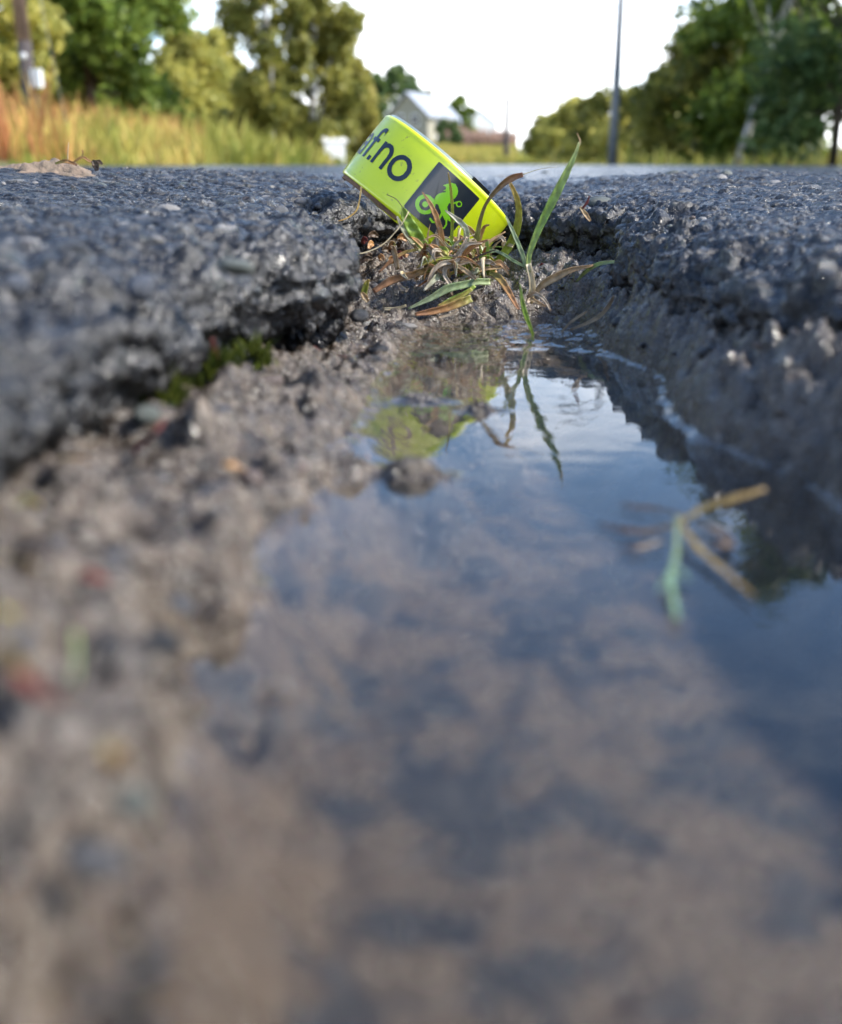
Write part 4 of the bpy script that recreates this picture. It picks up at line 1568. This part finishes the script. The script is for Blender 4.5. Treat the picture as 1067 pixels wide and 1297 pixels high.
def blade(name, pts, widths, mat, parent, fold=0.35, facing=None, twist=0.0, **kw):
    """a folded leaf ribbon with thickness at its midrib; widths in metres, one for each given point"""
    n = 7
    C = spline(pts, n)
    w = np.interp(np.linspace(0, 1, len(C)), np.linspace(0, 1, len(widths)), widths)
    V, F, al, ac = [], [], [], []
    look = facing or Vector((0.15, -1, 0.25))
    K = 7
    side0 = None
    for i, c in enumerate(C):
        t = (C[min(i + 1, len(C) - 1)] - C[max(i - 1, 0)]).normalized()
        side = t.cross(look)
        if side.length < 0.25 and side0 is not None:
            side = side0
        side = side.normalized()
        if side0 is not None and side.dot(side0) < 0:
            side = -side
        if side0 is not None:
            side = (side * 0.55 + side0 * 0.45).normalized()
        side0 = side
        nrm = side.cross(t).normalized()
        g = twist * i / len(C)
        sd = side * math.cos(g) + nrm * math.sin(g)
        nn = nrm * math.cos(g) - side * math.sin(g)
        for k in range(K):
            f = k / (K - 1) * 2 - 1
            V.append(c + sd * (f * w[i] / 2) + nn * (w[i] * fold * (abs(f) ** 1.3) * 0.5 + 0.06 * w[i] * math.sin(i * 1.3 + k)))
            al.append(i / (len(C) - 1))
            ac.append((f + 1) / 2)
    for i in range(len(C) - 1):
        for k in range(K - 1):
            a = i * K + k
            F.append((a, a + 1, a + K + 1, a + K))
    o0 = parent.location if parent else Vector((0, 0, 0))
    me = mesh_np(name, np.array([tuple(v - o0) for v in V]), np.array(F), mat, True, {'along': al, 'across': ac})
    ob = add(name, me, parent, **kw)
    md = ob.modifiers.new('thick', 'SOLIDIFY')
    md.thickness = 0.00018
    md.offset = 0
    return ob


PX = 1.0 / FPX


def trace(seq, Y0, Y1=None):
    """photo trace -> points between depths Y0 and Y1"""
    Y1 = Y0 if Y1 is None else Y1
    n = len(seq)
    return [at(u, v, Y0 + (Y1 - Y0) * i / (n - 1)) for i, (u, v) in enumerate(seq)]


def pw(ws, Y):
    return [w * Y * PX for w in ws]


TB = at(600, 362, 0.398)
tuft = add('grass_tuft', None, None, TB, 'half-dead grass tuft growing in mud in front of the yellow band', 'grass tuft')
BL = [
    ([(612, 352), (607, 330), (604, 308), (607, 285), (616, 258), (633, 237), (648, 226), (663, 221)], .402, .392, [7, 9, 8, 5, 3.5, 6, 8, 5], 'arch', .5),
    ([(613, 352), (626, 337), (642, 316), (653, 294), (657, 270), (654, 250), (646, 232)], .400, .388, [8, 9, 10, 10, 8, 6.5, 4], 'olive', .5),
    ([(617, 348), (617, 328), (617, 303)], .399, .397, [5, 6, 4], 'green', .4),
    ([(549, 326), (537, 311), (524, 293), (514, 275), (510, 262)], .405, .400, [5, 12, 16, 12, 3], 'green', .35),
    ([(541, 322), (526, 310), (511, 290), (503, 274)], .412, .408, [5, 7, 7, 2], 'grey', .3),
    ([(560, 318), (559, 298), (553, 276), (545, 258), (535, 243)], .396, .392, [6, 7, 7, 5, 1.2], 'rust', .4),
    ([(572, 310), (573, 285), (573, 260), (571, 238), (568, 218)], .398, .392, [4, 4, 3.4, 3, 1], 'olive', .3),
    ([(590, 322), (592, 305), (590, 290), (581, 280), (564, 266)], .396, .394, [3, 5, 7, 7, 1.4], 'grey', .5),
    ([(554, 322), (550, 337), (532, 345), (510, 351), (492, 357), (473, 369)], .400, .392, [3, 5, 8, 9, 9, 6], 'brown', .3),
    ([(532, 315), (512, 320), (496, 330), (480, 345)], .408, .404, [3, 4, 5, 2], 'brown', .2),
    ([(578, 322), (566, 336), (550, 352), (540, 368)], .394, .388, [4, 6, 6, 4], 'taupe', .5),
    ([(584, 326), (567, 335), (563, 348), (570, 360), (573, 374)], .392, .386, [4, 7, 5, 5, 2], 'taupe', .5),
    ([(598, 330), (582, 334), (566, 338), (552, 345)], .392, .390, [4, 6, 6, 3], 'taupe', .5),
    ([(585, 318), (578, 330), (560, 334), (548, 344), (541, 360)], .390, .386, [3, 5, 6, 5, 2], 'taupe', .5),
    ([(565, 318), (556, 312), (553, 296), (556, 288)], .396, .394, [3, 4, 4, 1.5], 'taupe', .5),
    ([(592, 300), (586, 312), (580, 322), (574, 332)], .394, .392, [3, 4, 4, 3], 'taupe', .5),
    ([(621, 357), (604, 357), (586, 361), (566, 366), (545, 378), (517, 391)], .386, .378, [8, 8, 9, 10, 7, 2], 'bluish', .35),
    ([(597, 378), (584, 383), (566, 390), (545, 395), (526, 398)], .378, .372, [9, 10, 9, 8, 4], 'brown', .5),
    ([(598, 366), (584, 375), (566, 384), (555, 388)], .378, .375, [4, 5, 6, 4], 'yellow', .4),
    ([(602, 362), (590, 371), (572, 379), (560, 384)], .381, .377, [4, 6, 5, 2], 'green', .4),
    ([(620, 345), (632, 352), (642, 366), (650, 380), (657, 392)], .392, .376, [5, 9, 8, 6, 3], 'brown', .4),
    ([(594, 332), (609, 323), (629, 316)], .392, .390, [2.5, 2.5, 1], 'darkleaf', .1),
    ([(592, 311), (599, 320), (602, 336)], .394, .392, [2.5, 4, 3], 'yellow', .3),
    ([(578, 336), (588, 342), (596, 348), (603, 354)], .388, .384, [3, 6, 6, 3], 'tan', .4),
    ([(606, 322), (622, 318), (632, 318)], .400, .400, [4, 5, 2], 'bluish', .3),
    ([(586, 330), (580, 318), (577, 300)], .400, .398, [6, 6, 3], 'rust', .4),
    ([(570, 330), (566, 312), (562, 300)], .400, .399, [6, 5, 2], 'olive', .4),
    ([(600, 345), (594, 325), (590, 312)], .402, .402, [8, 7, 4], 'tan', .4),
    ([(610, 352), (606, 335), (600, 318)], .404, .403, [6, 6, 3], 'brown', .4),
    ([(552, 330), (548, 318), (551, 305)], .402, .401, [5, 6, 3], 'rust', .4),
    ([(560, 340), (548, 330), (536, 326)], .398, .398, [4, 4, 2], 'rust', .4),
    ([(515, 387), (500, 391), (486, 391)], .384, .384, [3, 4, 3.4], 'straw', .2),
    ([(580, 392), (572, 398), (560, 401), (556, 402)], .370, .368, [3, 3, 3, 1.5], 'taupe', .3),
    ([(598, 390), (606, 398), (614, 404)], .371, .368, [1.6, 1.4, 1], 'taupe', .1),
]
for seq, y0, y1, ws, mt, fd in BL:
    blade('blade', trace(seq, y0, y1), pw(ws, y0), G[mt], tuft, fd)
for seq, y0, y1, ws, mt in [([(662, 221), (684, 214), (706, 211)], .392, .39, [1.0, .6, .35], 'straw'),
                            ([(518, 268), (508, 285), (487, 308), (465, 319), (446, 322)], .395, .385, [1.2, 1.2, 1.3, 1.2, .6], 'straw'),
                            ([(458, 236), (456, 250), (452, 266), (440, 276), (428, 280)], .405, .40, [2, 1.8, 1.7, 1.5, .8], 'amber'),
                            ([(490, 246), (502, 252), (510, 262)], .402, .402, [.8, .8, .7], 'darkleaf')]:
    blade('strand', trace(seq, y0, y1), pw(ws, y0), G[mt], tuft, 0.2)

rt = random.Random(21)
for i in range(95):
    u0, v0 = rt.gauss(580, 24), rt.uniform(312, 356)
    Yb = rt.uniform(.388, .408)
    p0 = at(u0, v0, Yb)
    g = rt.uniform(0, 6.283)
    ln_ = rt.uniform(.005, .016)
    up = rt.choice([-.2, .1, .4, .9]) * ln_
    p2_ = p0 + Vector((math.cos(g) * ln_, math.sin(g) * ln_ * .6, up - .002))
    p1_ = p0.lerp(p2_, .5) + Vector((rt.uniform(-.002, .002), 0, rt.uniform(.001, .004)))
    w_ = rt.uniform(.0006, .0022)
    blade('blade', [p0, p1_, p2_], [w_ * .7, w_, w_ * .3], G[rt.choice(['taupe', 'taupe', 'tan', 'rust', 'brown', 'grey', 'straw', 'olive'])], tuft, .6, twist=rt.uniform(-1.5, 1.5))

for i in range(34):
    u0 = rt.gauss(590, 20)
    p0 = at(u0, rt.uniform(336, 358), rt.uniform(.392, .412))
    ln_ = rt.uniform(.008, .022)
    g = rt.gauss(0, 0.7)
    p2_ = p0 + Vector((math.sin(g) * ln_, rt.uniform(-.3, .3) * ln_, math.cos(g) * ln_ * .8))
    p1_ = p0.lerp(p2_, .55) + Vector((-math.sin(g) * .002, 0, .003))
    w_ = rt.uniform(.0004, .0012)
    blade('blade', [p0, p1_, p2_], [w_ * .8, w_, w_ * .2], G[rt.choice(['straw', 'olive', 'yellow', 'tan', 'green', 'straw', 'taupe'])], tuft, .5, twist=rt.uniform(-1, 1))

SB = at(672, 384, 0.388)
shoot = add('grass_shoot', None, None, SB, 'single grass shoot with one tall green blade beside the tuft', 'grass')
for seq, y0, y1, ws, mt, fd, nm in [
        ([(670, 384), (674, 362), (669, 334)], .388, .388, [9, 8, 7], 'straw', .6, 'stem'),
        ([(669, 345), (670, 325), (677, 303), (688, 278), (701, 252), (716, 222), (728, 197), (734, 180)], .388, .392, [6, 6, 8, 9.5, 11, 9, 5, 2.5], 'tall', .4, 'blade'),
        ([(733, 186), (735, 178), (731, 168)], .392, .392, [2.6, 2.2, .8], 'tan', .2, 'blade_tip'),
        ([(668, 342), (660, 318), (650, 294), (641, 274)], .388, .393, [5, 6, 5, 2], 'bluish', .4, 'blade'),
        ([(666, 338), (650, 330), (638, 322), (626, 317)], .388, .396, [3, 4, 4, 3], 'bluish', .3, 'blade'),
        ([(678, 372), (688, 360), (704, 351), (724, 342), (752, 336)], .386, .384, [4, 9, 10, 7, 2], 'tan', .4, 'blade'),
        ([(668, 376), (678, 372), (690, 380), (698, 394)], .384, .376, [4, 5, 4, 2], 'taupe', .5, 'root'),
        ([(672, 378), (683, 384), (691, 388)], .382, .378, [5, 4, 2], 'tan', .5, 'root'),
        ([(672, 378), (666, 386), (662, 392)], .384, .378, [4, 4, 2], 'taupe', .5, 'root')]:
    blade(nm, trace(seq, y0, y1), pw(ws, y0), G[mt], shoot, fd)

FB = on_z(676, 430, -0.001)
sp_ = add('grass_sprout', None, None, FB, 'small bright green sprout standing in the puddle edge', 'grass')
blade('blade', trace([(676, 432), (674, 420), (667, 402), (662, 383), (659, 360)], FB.y, FB.y), pw([2.5, 3.2, 6, 5.5, 1], FB.y), G['green'], sp_, 0.4)
blade('stem', trace([(676, 434), (675, 426)], FB.y + 0.0005, FB.y), pw([4, 2.5], FB.y), G['darkleaf'], sp_, 0.4)

# strands and stems by the right bank
st = add('fallen_stalk', None, None, on_z(745, 402, 0.004), 'curved dead stem lying on the wet slope by the shoot', 'stem')
blade('blade', trace([(722, 418), (742, 410), (760, 400), (772, 386), (778, 374)], .352, .342), pw([2, 4, 5, 5, 2], .35), G['taupe'], st, 0.4)
st = add('fallen_stalk', None, None, on_z(745, 345, 0.012), 'grey-green limp blade bending over the back slope', 'stem')
blade('blade', trace([(730, 357), (742, 344), (757, 335), (775, 332), (792, 334)], .392, .375), pw([2, 5, 5, 4, 2], .38), G['bluish'], st, 0.4)
st = add('fallen_stalk', None, None, on_z(690, 405, 0.001), 'thin pale dead stem at the puddle edge by the sprout', 'stem')
blade('blade', trace([(708, 425), (722, 409), (735, 400), (744, 394)], .352, .348), pw([1.5, 3, 3, 1.5], .35), G['taupe'], st, 0.3)

# ------------------------------------------------------------------ LEAVES AND WEEDS
def leaf_on(name, seq, z, ws, mat, label, cat, fold=0.4, lift=None, group=None):
    pts = []
    for i, (u, v) in enumerate(seq):
        zz = z if lift is None else lift[i]
        pts.append(on_z(u, v, zz))
    Y = pts[0].y
    root = add(name, None, None, pts[0], label, cat, group)
    blade('leaf', pts, pw(ws, math.hypot(Y, CAM_H)), G[mat], root, fold, facing=Vector((0.1, -0.5, 0.85)))
    return root


wd = leaf_on('floating_weed', [(862, 652), (868, 672), (890, 700), (922, 728), (954, 755)], 0.0012, [5, 8, 9, 9, 3], 'weed',
             'broken brown and green weed floating on the puddle', 'weed', 0.3, [.0025, .002, .0012, .001, .001])
o0 = wd.location
for seq, ws, mt, lift in [([(858, 655), (857, 700), (850, 735), (858, 784)], [8, 10, 14, 9], 'mint', [.003, .002, .0015, .001]),
                          ([(853, 715), (846, 730), (832, 750)], [6, 7, 2], 'mint', [.0015, .0015, .001]),
                          ([(858, 718), (868, 728), (874, 738)], [6, 6, 2], 'mint', [.0015, .0015, .001]),
                          ([(866, 660), (890, 645), (925, 634), (970, 620)], [8, 15, 19, 10], 'weed', [.002, .0035, .005, .0065]),
                          ([(850, 668), (820, 674), (790, 672), (757, 664)], [10, 14, 14, 6], 'darkleaf', [.0012, .0008, .0008, .0008]),
                          ([(856, 650), (830, 645), (800, 642), (785, 638)], [6, 10, 9, 4], 'darkleaf', [.001, .0008, .0008, .0008]),
                          ([(880, 660), (905, 672), (925, 690), (900, 692)], [10, 22, 20, 8], 'darkleaf', [.001, .0008, .0008, .0008]),
                          ([(840, 685), (810, 695), (785, 694)], [8, 12, 5], 'darkleaf', [.001, .0008, .0008])]:
    pts = [on_z(u, v, z) for (u, v), z in zip(seq, lift)]
    blade('leaf', pts, pw([w * 0.62 for w in ws], 0.165), G[mt], wd, 0.3, facing=Vector((0.1, -0.5, 0.85)))


def mud_pt(u, v, dz=0.0):
    p = on_z(u, v, 0.008)
    for _ in range(5):
        p = on_z(u, v, mud_z(p.x, p.y) + dz)
    return p


def bank_leaf(name, seq, ws, mat, label, cat, dz=0.0015, fold=0.45):
    pts = [mud_pt(u, v, dz + 0.0008 * (i == len(seq) - 1)) for i, (u, v) in enumerate(seq)]
    root = add(name, None, None, pts[0], label, cat)
    d = (pts[0] - Vector((0, 0, CAM_H))).length
    blade('leaf', pts, pw([w * 0.7 for w in ws], d), G[mat], root, fold, facing=Vector((0.3, -0.75, 0.6)))
    return root


bank_leaf('fallen_leaf', [(10, 850), (40, 868), (72, 890)], [12, 28, 14], 'red', 'red fallen leaf on the near bank at the picture edge', 'leaf')
bank_leaf('fallen_leaf', [(0, 815), (14, 832), (30, 850)], [14, 26, 10], 'weed', 'amber leaf just above the red leaf at the picture edge', 'leaf')
bank_leaf('fallen_leaf', [(130, 940), (148, 960), (172, 985)], [10, 28, 12], 'brown', 'rusty brown leaf on the near bank above the pale mud', 'leaf')
bank_leaf('fallen_leaf', [(86, 715), (112, 728), (140, 738)], [8, 22, 8], 'red', 'dull crimson leaf on the middle of the bank', 'leaf')
bank_leaf('fallen_leaf', [(60, 585), (90, 582), (118, 592), (150, 612)], [6, 13, 13, 6], 'brown', 'brown curled leaf on the bank below the moss', 'leaf')
bank_leaf('fallen_leaf', [(0, 770), (12, 785), (24, 800)], [12, 30, 10], 'yellow', 'yellow leaf at the left picture edge above the amber leaf', 'leaf')
bank_leaf('grass_scrap', [(95, 800), (98, 830), (94, 862)], [6, 10, 6], 'bluish', 'grey-green scrap of grass on the bank beside the red leaf', 'leaf')
bank_leaf('fallen_leaf', [(2, 708), (22, 705), (42, 716)], [8, 18, 8], 'weed', 'small ochre leaf on the upper bank at the picture edge', 'leaf')
bank_leaf('fallen_leaf', [(20, 640), (34, 634), (50, 640)], [6, 18, 6], 'olive', 'olive leaf scrap below the broken asphalt edge', 'leaf')
bank_leaf('fallen_leaf', [(282, 588), (298, 590), (312, 598)], [6, 14, 6], 'rust', 'small pinkish leaf scrap on the pale mud', 'leaf')
bank_leaf('twig', [(398, 440), (412, 447), (438, 452)], [5, 6, 3], 'red', 'short red twig on the mud by the asphalt nose', 'twig')
bank_leaf('twig', [(450, 570), (464, 578), (476, 592)], [5, 8, 4], 'rust', 'short rusty stalk on the mud spit in the puddle', 'twig')
bank_leaf('twig', [(170, 572), (186, 558), (200, 544), (210, 530)], [5, 9, 8, 4], 'red', 'red-brown stalk beside the two pale pebbles', 'twig', 0.003)
# leaves caught in the recess left of the tuft
for seq, Y, ws, mt, lb in [([(464, 380), (461, 372), (464, 360), (468, 354)], .378, [3, 8, 7, 2], 'olive', 'tiny upright curled leaf beside the asphalt nose'),
                           ([(466, 382), (462, 376), (458, 370)], .374, [4, 8, 3], 'tan', 'tiny round tan leaf below the upright curled leaf'),
                           ([(684, 335), (692, 342), (704, 346)], .43, [6, 10, 5], 'red', 'dark red leaf under the back asphalt edge'),
                           ([(735, 262), (742, 272), (748, 280)], .44, [3, 6, 3], 'tan', 'tan scrap caught on the back asphalt edge'),
                           ([(738, 264), (744, 256), (747, 248)], .435, [2, 3, 1], 'red', 'thin red sliver on the back asphalt edge'),
                           ([(474, 252), (486, 260), (498, 264)], .428, [8, 13, 6], 'yellow', 'yellow-green leaf stuck to the lower rim of the band')]:
    pts = trace(seq, Y)
    root = add('leaf_scrap', None, None, pts[0], lb, 'leaf')
    blade('leaf', pts, pw(ws, Y), G[mt], root, 0.5)
rngl = random.Random(4)
for i in range(14):
    u, v = rngl.uniform(465, 525), rngl.uniform(296, 330)
    Y = rngl.uniform(.43, .455)
    p = at(u, v, Y)
    q_ = p + Vector((rngl.uniform(-.006, .006), rngl.uniform(-.004, .004), rngl.uniform(-.002, .003)))
    root = add('dead_leaf', None, None, p, 'small reddish-brown dead leaf heaped in the dark hollow beneath the band', 'leaf', 'dead leaves in the hollow')
    blade('leaf', [p, p.lerp(q_, .5) + Vector((0, 0, .001)), q_], [0.001, 0.003, 0.0012], G[rngl.choice(['brown', 'rust', 'darkleaf', 'red'])], root, 0.5)

# moss cushion
def moss(name, c, rx, ry, n, label, seed):
    r = np.random.default_rng(seed)
    P = r.normal(size=(n, 3)) * np.array([rx, ry, 0.0])
    base = np.array(c) + P
    h = 0.0022 * (0.5 + r.random(n)) * np.exp(-((P[:, 0] / rx) ** 2 + (P[:, 1] / ry) ** 2) * 0.35) + 0.0008
    z = np.array([mud_z(b[0], b[1]) for b in base])
    base[:, 2] = np.maximum(z, c[2] - 0.003) - 0.0005
    a = r.uniform(0, 6.283, n)
    e = np.c_[np.cos(a), np.sin(a), 0 * a] * 0.00055
    ln = np.c_[r.normal(0, .5, n), r.normal(0, .5, n), np.ones(n)] * (h * 2.4)[:, None]
    V = np.stack([base - e, base + e, base + ln * .6 + e * .8, base + ln, base + ln * .6 - e * .8], 1).reshape(-1, 3)
    b = np.arange(n)[:, None] * 5
    T = np.concatenate([b + np.array([[0, 1, 2]]), b + np.array([[0, 2, 4]]), b + np.array([[4, 2, 3]])])
    m = leaf_mat('moss_leaf', [(0.0, (0.02, 0.03, 0.008)), (0.5, (0.06, 0.08, 0.012)), (1.0, (0.16, 0.18, 0.03))])
    tone = np.repeat(r.random(n), 5)
    return add(name, mesh_np(name, V, T, m, False, {'tone': tone}), label=label, cat='moss')


bpy.context.view_layer.update()
DG = bpy.context.evaluated_depsgraph_get()


def foot(u, v0, dv=8):
    """first bare mud below the slab edge, looking down from photo row v0"""
    for v in range(v0, v0 + 160, 3):
        ok, loc, _n, _i, ob, _m = scene.ray_cast(DG, Vector((0, 0, CAM_H)), ray(u, v).normalized())
        if ok and ob.name.startswith('mud'):
            return scene.ray_cast(DG, Vector((0, 0, CAM_H)), ray(u, v + dv).normalized())[1]
    return mud_pt(u, v0 + 60)


p = foot(262, 425)
MOSS_Y = p.y
MOSS_P = p.copy()
moss('moss_cushion', tuple(p), 0.0034, 0.0034, 800, 'bright green moss cushion under the left asphalt edge', 3)
p = foot(205, 440, 10)
moss('moss_cushion', tuple(p), 0.0022, 0.0022, 200, 'small dark moss patch beside the two pale pebbles', 4)
p = foot(318, 425, 8)
moss('moss_cushion', tuple(p), 0.002, 0.002, 220, 'tiny yellow-green moss tuft next to the large cushion', 5)

st = add('red_stalk', None, None, MOSS_P, 'short crimson stalk standing over the moss', 'stalk')
blade('blade', [MOSS_P + Vector((0.002, -0.001, -0.001)), MOSS_P + Vector((0.0025, -0.001, 0.004)), MOSS_P + Vector((0.002, -0.001, 0.009))], [0.0011, 0.0015, 0.0009], G['red'], st, 0.5)

# lump of dirt with a dry leaf on the heaved road at the left
M['dirt'] = simple('dirt', (0.24, 0.17, 0.12), (0.11, 0.085, 0.06), 160, 0.8, 0.8, 600, dist=0.001)


def dirt_lump():
    c = at(40, 207, 0.52)
    xs = np.linspace(-0.05, 0.045, 90)
    ys = np.linspace(-0.03, 0.03, 60)
    X, Y = np.meshgrid(xs, ys)
    P = np.c_[X.ravel() + c.x, Y.ravel() + c.y, 0 * X.ravel()]
    e = np.exp(-((X.ravel() / 0.032) ** 4 + (Y.ravel() / 0.019) ** 4))
    zt = road_top(P[:, 0], P[:, 1])
    h = zt - 0.003 + e * (0.0062 + 0.0035 * fbm(P, 0.018, 4, 0.55, 3) + 0.001 * fbm(P, 0.004, 2, .5, 9))
    V = np.c_[P[:, :2], h] - np.array([c.x, c.y, 0])
    I = np.arange(len(V)).reshape(X.shape)
    Fq = np.stack([I[:-1, :-1], I[:-1, 1:], I[1:, 1:], I[1:, :-1]], -1).reshape(-1, 4)
    add('dirt_lump', mesh_np('dirt_lump', V, Fq, M['dirt'], True), None, (c.x, c.y, 0), 'low crumbly brown lump of dirt on the road at the left', 'dirt')


dirt_lump()
dl = add('dry_leaf', None, None, at(110, 208, .5), 'shrivelled dark brown leaf on a stalk beside the dirt lump', 'leaf')
for seq, ws, mt in [([(70, 207), (84, 204), (98, 209)], [2, 5, 2], 'brown'), ([(92, 206), (104, 199), (112, 203), (118, 206)], [1.5, 3, 3, 2], 'rust'),
                    ([(104, 200), (105, 193), (104, 190)], [1.5, 1.5, 1], 'brown'), ([(117, 203), (121, 208), (123, 216)], [3, 9, 4], 'darkleaf'),
                    ([(120, 204), (126, 205), (130, 208)], [2, 5, 2], 'darkleaf')]:
    blade('leaf', trace(seq, .5), pw(ws, .5), G[mt], dl, .5)
st = add('dry_stalk', None, None, at(86, 203, .5), 'thin pale upright stalk on the dirt lump', 'stalk')
blade('blade', trace([(86, 207), (86, 194), (87, 180)], .5), pw([1.2, 1.1, .6], .5), G['straw'], st, .2)
